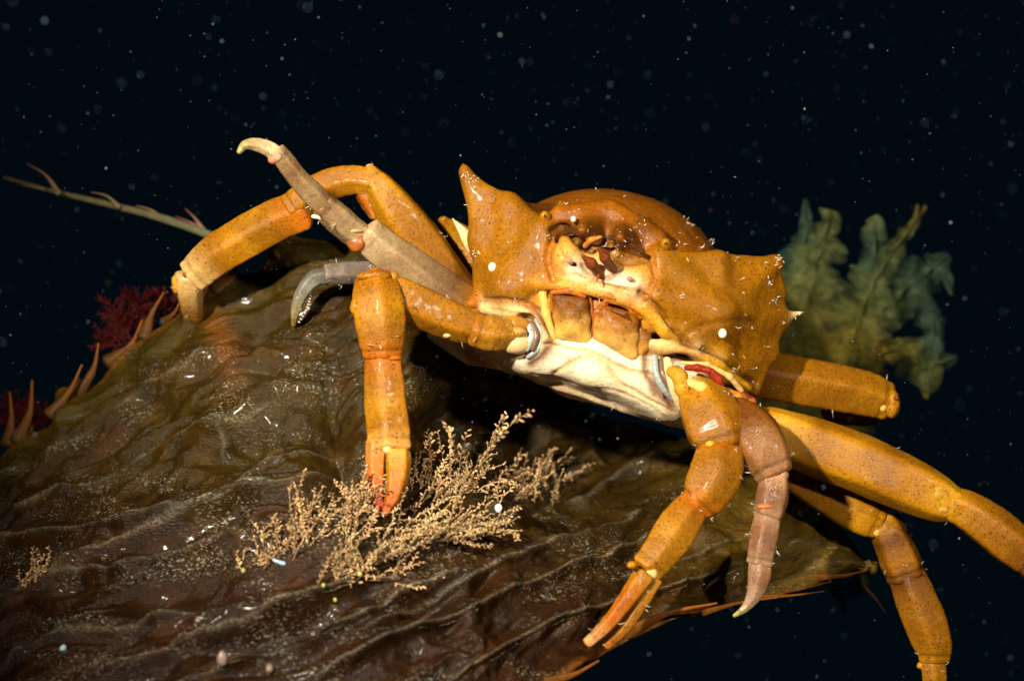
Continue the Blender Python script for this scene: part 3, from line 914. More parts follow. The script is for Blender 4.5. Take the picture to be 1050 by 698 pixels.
def knob(name, c, r, col, parent, mat=None, sink=.72):
    r = r if isinstance(r, tuple) else (r, r, r)
    h = hit(c[0], c[1])
    if h is not None: c = (c[0], c[1], h + r[1] * sink)
    I = Implicit(); I.ell(c, r, col, .02)
    V, Q, C = I.mesh(max(min(r) / 5, .006), 1)
    V = V + unit(V - V.mean(0)) * (fbm(V * 9, 2) * min(r) * .3)[:, None]
    return mesh_obj(name, V, Q, mat or M_SHELL, parent, cols=np.clip(C * (1 + .25 * fbm(V * 7, 2)[:, None]), .003, .95))
def teeth(parent, pts, r, col=(.85, .55, .3), out=(0, -.02, 0)):
    mb = MB()
    for x, y, d in pts:
        c = P(x, y, d)
        v, f_, m = loft_data(np.array([c, c + np.array(out) + np.array([0, -.012, 0])]), np.array([r, r * .5]), np.array([r, r * .5]), sides=7, ncap=2)
        mb.add(v, f_, col)
    o = mb.build("finger_teeth", M_SMOOTH, parent); o["kind"] = "stuff"; return o

# left claw
arm = tag(limb("claw_arm", [(520, 342, -.46, 34), (510, 342, -.52, 38), (500, 341, -.55, 39), (488, 338, -.57, 37)], [(.40, .18, .02), (.30, .12, .01), (.34, .14, .01), AMB], crab, cap=(.5, .7)), "short amber claw arm reaching to the left of the face")
limb("claw_upper_arm", [(498, 338, -.52, 30), (470, 331, -.58, 43), (440, 318, -.64, 47), (410, 304, -.7, 46), (384, 296, -.72, 42)], [AMB, AMB, AMB, GOLD], arm)
limb("claw_wrist", [(384, 284, -.72, 38), (386, 300, -.84, 54), (389, 325, -.9, 57), (391, 350, -.92, 50), (392, 366, -.92, 42)], [ORG, AMB, GOLD, AMB, ORG], arm, flat=.72)
limb("claw_palm", [(393, 368, -.93, 40), (394, 388, -.95, 44), (396, 415, -.98, 47), (399, 440, -1.0, 49), (400, 461, -1.10, 49)], [ORG, AMB, GOLD, AMB, (.5, .24, .05)], arm, flat=.62, cap=(.4, .35))
limb("fixed_finger", [(386, 452, -1.08, 24), (385, 478, -1.16, 21), (386, 500, -1.24, 17), (390, 519, -1.30, 9)], [(.48, .2, .03), (.5, .13, .02), RED], arm, cap=(.3, .8), flat=.8)
limb("moving_finger", [(408, 464, -1.14, 29), (408, 484, -1.22, 27), (404, 506, -1.30, 20), (395, 526, -1.36, 9)], [(.56, .26, .03), GOLD, ORG, (.42, .07, .01)], arm, cap=(.4, .8), flat=.75)
teeth(arm, [(392 + i * .3, 470 + i * 4.8, -1.28 - .012 * i) for i in range(9)] + [(396.5 - abs(i - 2) * .3, 472 + i * 5.4, -1.30 - .012 * i) for i in range(7)], .019, (.75, .36, .14))
knob("joint_knob", (398, 459, -1.20), .055, (.85, .62, .25), arm)
knob("joint_knob", (364, 315, -.86), (.055, .06, .08), GOLD, arm, M_SHELL)
knob("joint_knob", (404, 285, -.92), (.05, .06, .07), GOLD, arm, M_SHELL)
knob("joint_knob", (400, 367, -1.06), (.11, .05, .03), ORG, arm, M_SHELL)
knob("joint_knob", (459, 343, -.80), (.05, .04, .035), CREAM, arm)
knob("joint_rim", (383, 283, -.86), (.17, .07, .055), AMB, arm, M_SHELL)
knob("joint_rim", (528, 340, -.60), (.12, .06, .05), (.5, .22, .04), arm, M_SHELL)

# right claw
arm2 = tag(limb("claw_arm", [(712, 398, -.45, 40), (720, 410, -.62, 58), (729, 428, -.72, 70), (737, 446, -.80, 68), (741, 458, -.83, 58)], [(.62, .34, .04), GOLD, AMB, AMB, AMB], crab, flat=.75), "thick amber claw arm hanging down at the right of the face")
limb("claw_wrist", [(740, 455, -.84, 40), (738, 468, -.92, 54), (733, 488, -1.0, 59), (722, 508, -1.05, 52), (712, 520, -1.06, 36)], [ORG, AMB, AMB, AMB, ORG], arm2, flat=.72)
limb("claw_palm", [(714, 512, -1.05, 30), (705, 526, -1.1, 42), (692, 545, -1.18, 47), (678, 566, -1.28, 43), (663, 584, -1.36, 37)], [ORG, AMB, GOLD, AMB, GOLD], arm2, flat=.66, cap=(.5, .3))
limb("fixed_finger", [(661, 590, -1.42, 27), (645, 612, -1.5, 22), (625, 638, -1.58, 18), (603, 659, -1.66, 12)], [GOLD, ORG, ORG, (.62, .3, .1)], arm2, cap=(.4, .7))
limb("moving_finger", [(671, 594, -1.36, 21), (658, 618, -1.44, 17), (642, 643, -1.5, 13), (622, 663, -1.58, 7)], [GOLD, AMB, AMB, ORG], arm2, cap=(.4, .7))
teeth(arm2, [(662 - i * 2.9, 606 + i * 4.6, -1.52) for i in range(10)], .022, (.85, .6, .35))
knob("joint_knob", (668, 587, -1.54), .06, (.86, .60, .2), arm2)
knob("joint_knob", (648, 579, -1.5), (.05, .05, .04), GOLD, arm2)
knob("joint_knob", (728, 456, -1.10), (.05, .05, .045), (.75, .35, .02), arm2)
def lump(name, pts, col, mat=None):
    return implicit_part(name, lambda I: I.chain(pts, col, .03), mat or M_SHELL, .011, arm2)
lump("joint_lobe", [(689, 381, -.62, .06), (697, 386, -.68, .075), (699, 398, -.68, .07), (703, 410, -.66, .05)], (.52, .25, .015))
lump("joint_lobe", [(708, 392, -.70, .05), (719, 397, -.74, .055), (732, 402, -.70, .045)], (.70, .44, .12))
lump("joint_lobe", [(726, 411, -.80, .05), (744, 414, -.74, .06), (752, 424, -.66, .05)], (.60, .28, .02))
lump("joint_membrane", [(704, 377, -.60, .03), (715, 377, -.66, .036), (727, 380, -.66, .034)], RED)
lump("joint_membrane", [(729, 381, -.64, .04), (737, 390, -.62, .045), (740, 401, -.60, .03)], RED)
lump("joint_membrane", [(746, 402, -.46, .05), (756, 408, -.44, .055), (764, 418, -.40, .05)], (.62, .2, .02))
lump("joint_membrane", [(762, 404, -.22, .04), (770, 412, -.22, .05), (774, 424, -.2, .04)], (.45, .08, .01))
lump("joint_lobe", [(700, 372, -.58, .02), (725, 373, -.6, .022), (748, 386, -.52, .03), (760, 400, -.42, .03)], (.74, .44, .14))
knob("joint_membrane", (712, 512, -1.2), (.05, .06, .07), (.6, .15, .02), arm2)

# left pale leg raised in front
PAL = (.27, .165, .078); PALD = (.17, .088, .034); PALL = (.42, .28, .145)
lg = tag(limb("walking_leg", [(480, 322, .1, 54), (450, 302, -.05, 56), (420, 278, -.25, 51), (392, 256, -.4, 44), (374, 240, -.48, 40)], [AMB, PALD, PAL, PAL, PALL], crab, M_PALE), "pale pinkish leg raised toward the upper left")
limb("leg_wrist", [(372, 244, -.48, 30), (358, 234, -.56, 33), (344, 222, -.64, 33), (331, 210, -.7, 29)], [PALL, PAL, PAL, PALD], lg, M_PALE)
limb("leg_shin", [(334, 214, -.7, 24), (322, 201, -.76, 27), (306, 184, -.86, 24), (289, 162, -.95, 22), (283, 155, -.97, 20)], [PALD, PAL, PALD, PAL], lg, M_PALE)
limb("leg_toe", [(287, 161, -.97, 18), (277, 153, -1.0, 18), (263, 148, -1.04, 15), (251, 149, -1.08, 10), (245, 156, -1.1, 5)], [PALL, (.45, .30, .16), (.36, .25, .11), (.26, .22, .06)], lg, M_PALE, cap=(.5, 1.0))
knob("joint_membrane", (365, 246, -.72), (.10, .06, .12), (.30, .08, .012), lg, M_SMOOTH, .85)
knob("joint_rim", (362, 237, -.74), (.10, .05, .025), PALL, lg)
knob("joint_membrane", (281, 163, -1.06), (.06, .05, .05), (.45, .18, .10), lg)
knob("joint_rim", (326, 222, -.84), (.07, .04, .03), WHT, lg)

# big amber leg behind it
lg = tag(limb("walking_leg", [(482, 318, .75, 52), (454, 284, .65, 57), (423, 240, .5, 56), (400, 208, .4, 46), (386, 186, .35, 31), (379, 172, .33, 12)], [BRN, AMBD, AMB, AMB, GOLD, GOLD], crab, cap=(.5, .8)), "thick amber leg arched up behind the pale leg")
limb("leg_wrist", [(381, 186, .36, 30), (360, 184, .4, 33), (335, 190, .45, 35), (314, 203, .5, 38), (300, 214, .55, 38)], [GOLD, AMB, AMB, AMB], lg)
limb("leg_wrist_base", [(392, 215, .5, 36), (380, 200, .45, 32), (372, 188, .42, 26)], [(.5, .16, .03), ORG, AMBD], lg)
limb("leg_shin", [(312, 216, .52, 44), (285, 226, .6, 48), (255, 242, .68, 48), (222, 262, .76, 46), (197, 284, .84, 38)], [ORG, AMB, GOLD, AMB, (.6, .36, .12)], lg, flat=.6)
limb("leg_toe", [(194, 284, .9, 34), (194, 300, 1.0, 30), (197, 320, 1.25, 24), (204, 345, 1.9, 16)], [(.62, .38, .14), GOLD, ORG], lg, cap=(.5, 1))
knob("joint_rim", (181, 291, .85), (.05, .08, .11), YEL, lg, M_SHELL)
knob("joint_knob", (190, 281, .62), (.035, .05, .03), (.3, .1, .02), lg)

# amber leg farther back, half hidden between
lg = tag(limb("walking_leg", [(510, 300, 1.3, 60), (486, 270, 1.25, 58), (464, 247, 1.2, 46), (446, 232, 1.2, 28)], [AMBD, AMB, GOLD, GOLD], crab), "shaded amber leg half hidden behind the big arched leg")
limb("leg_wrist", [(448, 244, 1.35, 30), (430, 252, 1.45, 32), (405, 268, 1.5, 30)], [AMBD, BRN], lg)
# small grey toe that hooks over the kelp
GRY = (.20, .16, .13)
k, _ = on_kelp(340, 285)
d0 = min(k[1] - .35, .6)
lg = tag(limb("walking_leg", [(420, 284, .9, 30), (390, 280, (d0 + .9) / 2, 28), (360, 279, d0 + .05, 26), (334, 281, d0, 24)], [GRY, (.13, .10, .08), (.2, .15, .11)], crab, M_PALE), "small dark leg ending in a pale grey hooked toe")
limb("leg_toe", [(334, 283, d0, 20), (321, 287, d0 - .03, 19), (309, 302, d0 - .06, 15), (303, 320, d0 - .02, 11), (301, 333, d0 + .08, 5)], [(.11, .095, .075), (.16, .155, .125), (.22, .18, .10), (.4, .22, .04)], lg, M_PALE, cap=(.5, 1))
mb = MB()
for i in range(11):
    t = i / 10
    x, y = 318 - 12 * t + 3 * math.sin(t * 3), 300 + 30 * t
    c = P(x, y, d0 - .02)
    v, f_, m = loft_data(np.array([c, c + np.array([.016, -.015, -.006])]), np.array([.012, .003]), np.array([.012, .003]), sides=6, ncap=2)
    mb.add(v, f_, (.6, .5, .4))
mb.build("toe_serration", M_SMOOTH, lg)["kind"] = "stuff"

# right small purplish leg that hangs in front
PUR = (.20, .088, .040); PURL = (.33, .18, .095)
lg = tag(limb("walking_leg", [(752, 424, -.55, 48), (768, 440, -.72, 62), (784, 464, -.85, 60), (795, 486, -.92, 42)], [AMBD, AMBD, (.25, .10, .025), (.28, .13, .05)], crab), "brownish leg bent down beside the right claw, ending in a pale toe")
limb("leg_wrist", [(794, 490, -.92, 32), (793, 505, -.96, 36), (790, 522, -1.0, 35), (787, 532, -1.0, 30)], [(.4, .2, .1), PUR, PUR, PURL], lg, M_PALE)
limb("leg_shin", [(788, 528, -1.0, 28), (785, 545, -1.05, 32), (782, 562, -1.1, 31), (779, 578, -1.12, 29)], [PURL, PUR, PUR, PURL], lg, M_PALE)
limb("leg_toe", [(779, 576, -1.12, 25), (778, 592, -1.16, 25), (773, 610, -1.2, 18), (764, 623, -1.22, 10), (753, 631, -1.24, 4)], [PURL, PUR, (.36, .22, .14), (.30, .25, .06)], lg, M_PALE, cap=(.5, 1))
knob("joint_membrane", (785, 519, -1.16), (.08, .05, .03), (.55, .15, .04), lg)
knob("joint_knob", (803, 487, -.98), (.05, .05, .05), PURL, lg)
knob("joint_knob", (795, 500, -1.1), .026, PURL, lg)

# right: upper leg pointing away
lg = tag(limb("walking_leg", [(770, 384, .75, 50), (800, 388, .85, 54), (845, 396, .95, 53), (885, 404, 1.05, 50), (908, 412, 1.1, 42)], [AMBD, AMB, AMB, AMB, GOLD], crab, flat=.8, cap=(.5, .45)), "amber upper leg held out straight to the right")
knob("joint_rim", (914, 414, 1.0), (.09, .13, .16), GOLD, lg, M_SHELL)
knob("joint_knob", (905, 417, .88), .05, (.7, .42, .1), lg)
knob("joint_knob", (919, 408, .92), (.03, .05, .03), (.2, .05, .01), lg)
limb("leg_wrist", [(900, 420, 1.25, 30), (880, 422, 1.5, 30), (850, 420, 1.9, 30)], [BRN, BRN], lg)
# right: big bright leg
lg = tag(limb("walking_leg", [(768, 428, .15, 30), (795, 440, .1, 50), (830, 456, .02, 64), (880, 474, -.1, 66), (930, 496, -.22, 62), (964, 512, -.3, 52), (980, 518, -.33, 40)], [ORG, YEL, AMB, GOLD, AMB, GOLD, YEL], crab, flat=.72, n=40), "thickest bright amber leg reaching to the lower right")
limb("leg_wrist", [(978, 518, -.33, 40), (995, 526, -.36, 46), (1015, 540, -.4, 50), (1040, 560, -.45, 50), (1062, 576, -.5, 46)], [GOLD, AMB, AMB, AMBD], lg)
limb("leg_shin", [(1060, 575, -.5, 42), (1085, 592, -.55, 46), (1130, 624, -.7, 40), (1160, 650, -.8, 32)], [AMB, AMB], lg)
limb("leg_toe", [(1158, 650, -.8, 30), (1172, 680, -.85, 22), (1175, 712, -.9, 8)], [AMB, ORG], lg)
knob("joint_knob", (962, 506, -.62), (.08, .06, .10), (.52, .26, .02), lg)
knob("joint_knob", (966, 522, -.60), (.07, .06, .05), (.56, .30, .04), lg)
# right: lower leg behind it
lg = tag(limb("walking_leg", [(790, 462, .55, 36), (820, 488, .5, 44), (855, 510, .45, 50), (885, 528, .4, 50), (902, 536, .38, 40)], [AMBD, AMB, AMB, GOLD, GOLD], crab), "amber leg bending straight down at the lower right")
limb("leg_wrist", [(904, 534, .38, 38), (914, 552, .36, 42), (924, 576, .34, 45), (930, 592, .33, 43)], [GOLD, AMBD, AMB, AMBD], lg)
limb("leg_shin", [(931, 592, .33, 42), (939, 612, .3, 46), (950, 640, .26, 47), (957, 662, .24, 42), (958, 678, .22, 32)], [AMBD, AMB, AMB, GOLD], lg)
limb("leg_toe", [(957, 680, .22, 28), (958, 700, .2, 26), (955, 730, .15, 18), (948, 760, .1, 6)], [GOLD, AMB, ORG], lg)
knob("joint_knob", (899, 545, .16), (.05, .04, .05), (.7, .42, .1), lg)
knob("joint_knob", (945, 682, .06), (.05, .05, .04), YEL, lg)

# ---- white bristles all over the shell
allp = np.concatenate(allpts); alln = np.concatenate(allnor)
def bristles(n):
    mb = MB()
    ok = np.where((alln[:, 1] < .25))[0]
    qq = to_px(allp[ok])
    w = 1 + 2.5 * np.exp(-((qq[:, 0] - 745) / 50) ** 2 - ((qq[:, 1] - 320) / 60) ** 2) + 3 * np.exp(-((qq[:, 0] - 745) / 60) ** 2 - ((qq[:, 1] - 440) / 60) ** 2)
    w += 1.2 * (np.abs(alln[ok][:, 1]) < .3) * (alln[ok][:, 2] > 0) * (qq[:, 0] > 660)
    w *= (1 - .8 * ((qq[:, 1] < 235) & (qq[:, 0] > 520) & (qq[:, 0] < 700)))
    w = w * (1 - .92 * np.exp(-((qq[:, 0] - 600) / 110) ** 2 - ((qq[:, 1] - 390) / 45) ** 2))
    for i in RNG.choice(ok, n, p=w / w.sum()):
        p, nr = allp[i], alln[i]
        for _ in range(RNG.integers(1, 4)):
            d = unit(nr + RNG.normal(size=3) * .6)
            L = .012 + .05 * RNG.random() ** 2
            r = RNG.uniform(.002, .0045)
            q0 = p + RNG.normal(size=3) * .012
            c = np.array([q0 - d * .01, q0 + d * L * .5, q0 + d * L + RNG.normal(size=3) * .012])
            v, f_, m = loft_data(c, np.array([r * .6, r, r * .4]), np.array([r * .6, r, r * .4]), sides=5, ncap=1)
            mb.add(v, f_, np.array([.72, .60, .44]) * RNG.uniform(.55, 1.2))
    o = mb.build("bristles", M_BRISTLE, crab)
    o['kind'] = 'stuff'
bristles(330)
def fuzz(points, n, spread, size):
    """a white tuft of growth at a spine's tip"""
    mb = MB()
    for (x, y, d) in points:
        for _ in range(n):
            fx, fy = x + RNG.normal() * spread, y + RNG.normal() * spread
            h = hit(fx, fy)
            if h is None or h > 1.2: continue
            c = P(fx, fy, h)
            e = unit(RNG.normal(size=3)) * size * RNG.uniform(.5, 1.3)
            v, f_, m = loft_data(np.array([c, c + e * .5, c + e]), np.array([.004, .005, .003]), np.array([.004, .005, .003]), sides=5, ncap=1)
            mb.add(v, f_, np.array([.8, .70, .56]) * RNG.uniform(.6, 1.1))
    o = mb.build("tip_growth", M_BRISTLE, crab); o['kind'] = 'stuff'
fuzz([(480, 180, .08), (486, 188, .06), (822, 321, .26), (817, 323, .24), (796, 264, .12), (378, 168, .3), (476, 215, .05), (484, 262, .05), (790, 290, .08), (798, 310, .12), (502, 183, .05)], 9, 3.0, .035)
fuzz([(600, 236, -.62), (612, 246, -.74), (622, 250, -.7), (632, 257, -.7), (606, 258, -.7), (634, 272, -.6), (640, 240, -.6), (655, 232, -.3), (664, 238, -.4), (628, 262, -.7), (585, 214, -.2), (690, 250, -.5)], 7, 6, .03)

# ================================================================== FEATHERY HYDROIDS on the kelp
M_HYD = soft_material("hydroid", rough=0.6, translucent=.2, noise=25, var=.5)
def hydroid(name_lab, roots, seed):
    """roots: list of (x, y, dx, dy) branch from the picture point in a picture direction"""
    rng = np.random.default_rng(seed)
    b0, nn = on_kelp(roots[0][0], roots[0][1])
    root = tag(empty("hydroid_tuft", tuple(b0)), name_lab, "hydroid", "feathery hydroid tufts on the kelp")
    for x, y, dx, dy, w in roots:
        p, nr = on_kelp(x, y)
        mb = MB()
        d = np.array([dx, 0, -dy], float) / 100
        L = np.linalg.norm(d)
        d = d + nr * L * rng.uniform(.08, .30)
        step = .05 if w > .07 else .03
        n = max(int(L / step), 5)
        bend = rng.normal(size=3) * L * .30
        hue = rng.random()
        tone = (np.array([.64, .43, .19]) * hue + np.array([.60, .34, .16]) * (1 - hue)) * rng.uniform(.6, 1.3)
        tt = np.linspace(0, 1, n)[:, None]
        c = p - nr * .02 + d * tt + bend * (tt ** 2 - tt) + rng.normal(size=(n, 3)) * .006
        r = .009 * (1 - .5 * tt[:, 0])
        v, f_, m = loft_data(c, r, r, sides=5, ncap=1); mb.add(v, f_, tone * .6)
        tn = unit(np.gradient(c, axis=0))
        sd = unit(np.cross(tn, nr + rng.normal(size=3) * .45))
        for i in range(1, n):
            for s in (-1, 1):
                if rng.random() < .10: continue
                o = unit(sd[i] * s * .8 + tn[i] * .8 + rng.normal(size=3) * (.2 if w > .07 else .45))
                l = w * rng.uniform(.55, 1.3) * (1 - .35 * tt[i, 0])
                q0 = c[i] + tn[i] * (step * .4 * s)
                rr = w * rng.uniform(.13, .27)
                v, f_, m = loft_data(np.array([q0, q0 + o * l * .55, q0 + o * l]), np.array([.004, rr, rr * .75]), np.array([.004, rr, rr * .75]), sides=5, ncap=1)
                mb.add(v, f_, tone * rng.uniform(.6, 1.45))
        mb.build("branch", M_HYD, root)
def fan(x, y, n, ang, spread, l0, l1, w, jitter, rng):
    out = []
    for i in range(int(n * .95)):
        a = math.radians(ang + rng.uniform(-spread, spread))
        l = rng.uniform(l0, l1)
        out.append((x + rng.normal() * jitter, y + rng.normal() * jitter * .5, math.cos(a) * l, -math.sin(a) * l, w))
    return out
hr = np.random.default_rng(5)
hydroid("tallest feathery tan hydroid tuft, right of the left claw tip", [(490, 492, 46, -72, .08), (482, 500, 26, -62, .08), (478, 494, 38, -62, .078), (468, 496, 10, -46, .075), (462, 500, -4, -52, .075), (500, 500, 36, -34, .075), (512, 492, 30, -10, .072), (455, 505, 4, -62, .07)] + fan(470, 512, 20, 45, 45, 18, 44, .050, 18, hr) + fan(440, 505, 16, 70, 40, 25, 55, .05, 14, hr), 1)
hydroid("bushy tan hydroid tuft directly left of the left claw tip", fan(358, 542, 30, 75, 60, 14, 42, .046, 17, hr) + fan(372, 530, 16, 100, 40, 20, 45, .046, 8, hr), 2)
hydroid("long low tan hydroid tuft running from the claw tip to the white grain", fan(430, 540, 34, 25, 40, 20, 60, .046, 20, hr) + fan(470, 545, 16, 22, 18, 25, 55, .044, 14, hr), 3)
hydroid("sprawling tan hydroid tuft at the middle of the dark folds, below the claw tip", fan(410, 570, 30, 40, 60, 14, 44, .045, 24, hr) + fan(368, 584, 24, 60, 55, 12, 36, .042, 13, hr), 4)
hydroid("sparse leftmost hydroid tuft beside the blue chip", fan(282, 560, 16, 65, 45, 15, 34, .042, 14, hr) + fan(262, 578, 12, 60, 50, 10, 24, .04, 9, hr) + fan(310, 548, 14, 60, 50, 12, 30, .042, 10, hr) + fan(312, 540, 8, 80, 25, 22, 48, .042, 5, hr), 5)
hydroid("shaded brown hydroid tuft farthest right, in the crab's shadow", fan(545, 505, 18, 60, 35, 20, 50, .05, 16, hr) + fan(520, 500, 8, 40, 25, 20, 45, .05, 8, hr), 6)
hydroid("low hydroid strands hanging down a fold below the claw", fan(350, 605, 14, 80, 40, 12, 34, .042, 12, hr) + fan(335, 590, 8, 250, 30, 10, 30, .04, 6, hr), 7)
hydroid("small lone hydroid sprig at the far left edge", fan(40, 590, 8, 85, 15, 18, 32, .04, 3, hr) + fan(22, 600, 6, 60, 30, 10, 20, .04, 6, hr), 8)

# small grains and chips lying on the blade
M_GRAIN = soft_material("shell_grain", rough=.35, noise=9, var=.5, spec=.5)
def grain(name, x, y, r, col, lab, cat, flat=.5):
    p, n = on_kelp(x, y)
    I = Implicit(); qx = to_px(p)
    I.ell((qx[0], qx[1], p[1] - .02), r, col, .02, RNG.uniform(-.5, .5))
    I.ell((qx[0] + r[0] * 45, qx[1] + r[2] * 30, p[1] - .02), tuple(np.array(r) * .65), col, .02)
    V, Q, C = I.mesh(.012, 1)
    V = V + unit(V - V.mean(0)) * (fbm(V * 12, 2) * .012)[:, None]
    o = mesh_obj(name, V, Q, M_GRAIN, cols=C * (1 + .15 * fbm(V * 8, 2)[:, None]), recenter=True)
    tag(o, lab, cat)
grain("shell_grain", 511, 521, (.035, .03, .048), (.85, .84, .8), "white oval grain on the kelp right of the hydroids", "shell grain")
grain("shell_chip", 286, 575, (.075, .03, .022), (.34, .46, .52), "pale blue chip lying beside the leftmost hydroid tuft", "shell chip")
grain("shell_grain", 65, 663, (.030, .03, .042), (.45, .58, .64), "bluish white grain at the lower left of the kelp", "shell grain")
grain("shell_grain", 227, 674, (.045, .04, .07), (.34, .22, .17), "pinkish brown grain near the bottom edge", "shell grain")
grain("shell_grain", 275, 686, (.035, .035, .045), (.26, .18, .11), "tan grain at the bottom edge right of the pinkish one", "shell grain")
for x, y, r, lab in [(248, 583, .035, "tiny yellow-green bead left of the blue chip"), (369, 586, .04, "yellow-green bead among the sprawling hydroids"), (331, 598, .032, "green bead at the left end of the lower hydroids"), (343, 615, .03, "lowest green bead below the hydroid strands")]:
    grain("algae_bead", x, y, (r * .62, r * .6, r * .7), (.36, .36, .07), lab, "algae bead")

# ================================================================== RED SEAWEED bushes beyond the margin
M_RED = soft_material("red_seaweed", rough=.45, translucent=.25, noise=16, var=.5)
def red_bush(x, y, d, size, n, seed, lab, ang0=90, spread=70):
    rng = np.random.default_rng(seed)
    root = tag(empty("red_seaweed", tuple(P(x, y, d))), lab, "seaweed", "red seaweed bushes behind the kelp margin")
    for i in range(n):
        a = math.radians(ang0 + spread * (2 * (i + .5) / n - 1) + rng.normal() * 5)
        mb = MB()
        def grow(p, a, el, L, r, depth):
            st = 7
            pts = [p]
            for k in range(st):
                a += rng.normal() * .10
                pts.append(pts[-1] + np.array([math.cos(a), el + rng.normal() * .1, math.sin(a)]) * L / st)
            pts = np.array(pts); rr = np.linspace(r, r * .55, len(pts))
            v, f_, m = loft_data(pts, rr, rr * .7, sides=6, ncap=1)
            mb.add(v, f_, np.array([.042, .0045, .0040]) * rng.uniform(.4, 1.7) + np.array([.012, .001, .001]) * (3 - depth))
            if depth > 0:
                for k in range(2, len(pts)):
                    for s in (-1, 1):
                        if rng.random() < .85:
                            grow(pts[k], a + s * rng.uniform(.45, .9), el + rng.normal() * .3, L * rng.uniform(.28, .42), r * .7, depth - 1)
        grow(P(x, y, d), a, rng.normal() * .25, size * rng.uniform(.75, 1.1), .016, 2)
        mb.build("branch", M_RED, root)
red_bush(138, 352, 2.3, .45, 8, 3, "larger feathery dark red seaweed bush behind the spiny kelp edge", 125, 75)
red_bush(22, 440, 2.5, .36, 7, 4, "dim red seaweed tuft at the left edge of the picture", 90, 80)
red_bush(172, 322, 2.2, .26, 4, 6, "small red tuft close below the arched leg's toe", 80, 40)

# ================================================================== PALE SPINED SEAWEED STEM, upper left
M_STEM = soft_material("seaweed_stem", rough=.5, translucent=.15, noise=10, var=.6)
st = tag(empty("branching_seaweed", tuple(P(215, 242, 2.6))), "slender tan seaweed stem with small upturned spines at the upper left", "seaweed")
ctr = catmull(np.array([P(250, 258, 2.5), P(212, 240, 2.6), P(160, 222, 2.8), (P(100, 207, 3.0)), P(50, 195, 3.1), P(4, 182, 3.2)]), 40)
w = np.linspace(.062, .020, 40) * (1 + .12 * noise3(ctr * 4))
v, f_, m = loft_data(ctr, w, w * .6, sides=12)
k = np.clip(np.linspace(0, 1, m), 0, 1)[:, None]
mesh_obj("stalk", v, f_, M_STEM, st, cols=np.repeat(np.array([.13, .14, .075]) * (1 - k) + np.array([.20, .13, .055]) * k, 12, 0))
for b, t, w_, b_ in [((208, 236), (190, 214), 9, .05), ((214, 240), (180, 222), 8, .05), ((168, 226), (140, 211), 8, .1), ((122, 212), (93, 197), 7, .12), ((60, 198), (28, 168), 9, .1), ((45, 194), (22, 190), 4, 0), ((205, 236), (184, 226), 5, 0)]:
    spine(b, t, 2.85, 2.9, w_ * .6, b_, (.24, .18, .09), (.34, .15, .08) if b[0] < 200 else (.28, .05, .05), st, "stem_spine", M_STEM)

# ================================================================== THIN GREEN FRONDS behind the crab
M_FROND = soft_material("thin_frond", rough=.5, translucent=.45, noise=5, var=.8, alpha=.46, spec=.08)
def frond_blade(parent, pts, cols, seed, rag=.55, ruffle=.16, n=260, mw=30):
    """pts: (x, y, depth, half width)"""
    A = np.array([[*P(x, y, d), h * S(d)] for x, y, d, h in pts])
    c = catmull(A, n); ctr, hw = c[:, :3], np.abs(c[:, 3]) + .004
    tan = unit(np.gradient(ctr, axis=0))
    side = unit(np.cross(tan, np.array([0, 1.0, 0])))
    s = np.linspace(-1, 1, mw)
    t = np.linspace(0, 1, n) * np.linalg.norm(np.diff(ctr, axis=0), axis=1).sum() * .45
    ragl = 1 + rag * fbm(np.stack([t * 11, t * 0 + seed, t * 0], -1), 6) * 1.9
    ragr = 1 + rag * fbm(np.stack([t * 11, t * 0 + seed + 50, t * 0], -1), 6) * 1.9
    wl = np.where(s[None] < 0, ragl[:, None], ragr[:, None]) * s[None] * hw[:, None]
    V = ctr[:, None] + side[:, None] * wl[..., None]
    ry = ruffle * fbm(V * 2.2 + seed * 7, 3) + ruffle * .8 * np.abs(s[None]) * np.sin(t[:, None] * 26 + seed + 2 * np.sign(s[None]))
    V[..., 1] += ry * np.clip(hw / .22, .12, 1)[:, None]
    V[..., 1] += -.05 * np.exp(-(s[None] / .12) ** 2)
    V[..., 2] += .04 * fbm(V * 3 + 40, 2)
    F = V.reshape(-1, 3)
    back = F + np.array([0, .012, 0])
    g = np.arange(n * mw).reshape(n, mw)
    fr = np.stack([g[:-1, :-1], g[:-1, 1:], g[1:, 1:], g[1:, :-1]], -1).reshape(-1, 4)
    rm = np.concatenate([g[0, :], g[1:, -1], g[-1, ::-1][1:], g[::-1, 0][1:]])
    rq = np.stack([rm[:-1], rm[1:], rm[1:] + n * mw, rm[:-1] + n * mw], -1)
    cols = np.array(cols, float)
    tt = np.linspace(0, 1, n) * (len(cols) - 1); i = np.clip(tt.astype(int), 0, len(cols) - 2); k = (tt - i)[:, None]
    cc = cols[i] * (1 - k) + cols[i + 1] * k
    cc = np.repeat(cc, mw, 0)
    eg = (np.abs(np.tile(s, n)) ** 3)[:, None] * .35  # teal glow of the edges painted into the colour
    cc = (cc * (1 - eg) + np.array(TEAL) * eg) * (1 + .5 * fbm(F * 3.5, 4)[:, None])
    o = mesh_obj("frond_blade", np.concatenate([F, back]), np.concatenate([fr, fr[:, ::-1] + n * mw, rq]), M_FROND, parent)
    al = np.repeat((1 - .75 * np.abs(s) ** 2)[None], n, 0).reshape(-1, 1)
    rgba = np.concatenate([cc, al], 1)
    a = o.data.color_attributes.new("tint", 'FLOAT_COLOR', 'POINT')
    a.data.foreach_set("color", np.concatenate([rgba, rgba]).astype(np.float32).ravel())
    return o
OLV, GRN, TEAL, BRO = (.22, .165, .018), (.17, .19, .060), (.080, .135, .080), (.20, .115, .015)  # TEAL paints the veil of water over the farther blades into their colour
fr = tag(empty("seaweed_frond", tuple(P(830, 470, 3.4))), "ragged translucent olive and teal seaweed frond behind the crab's right side", "seaweed")
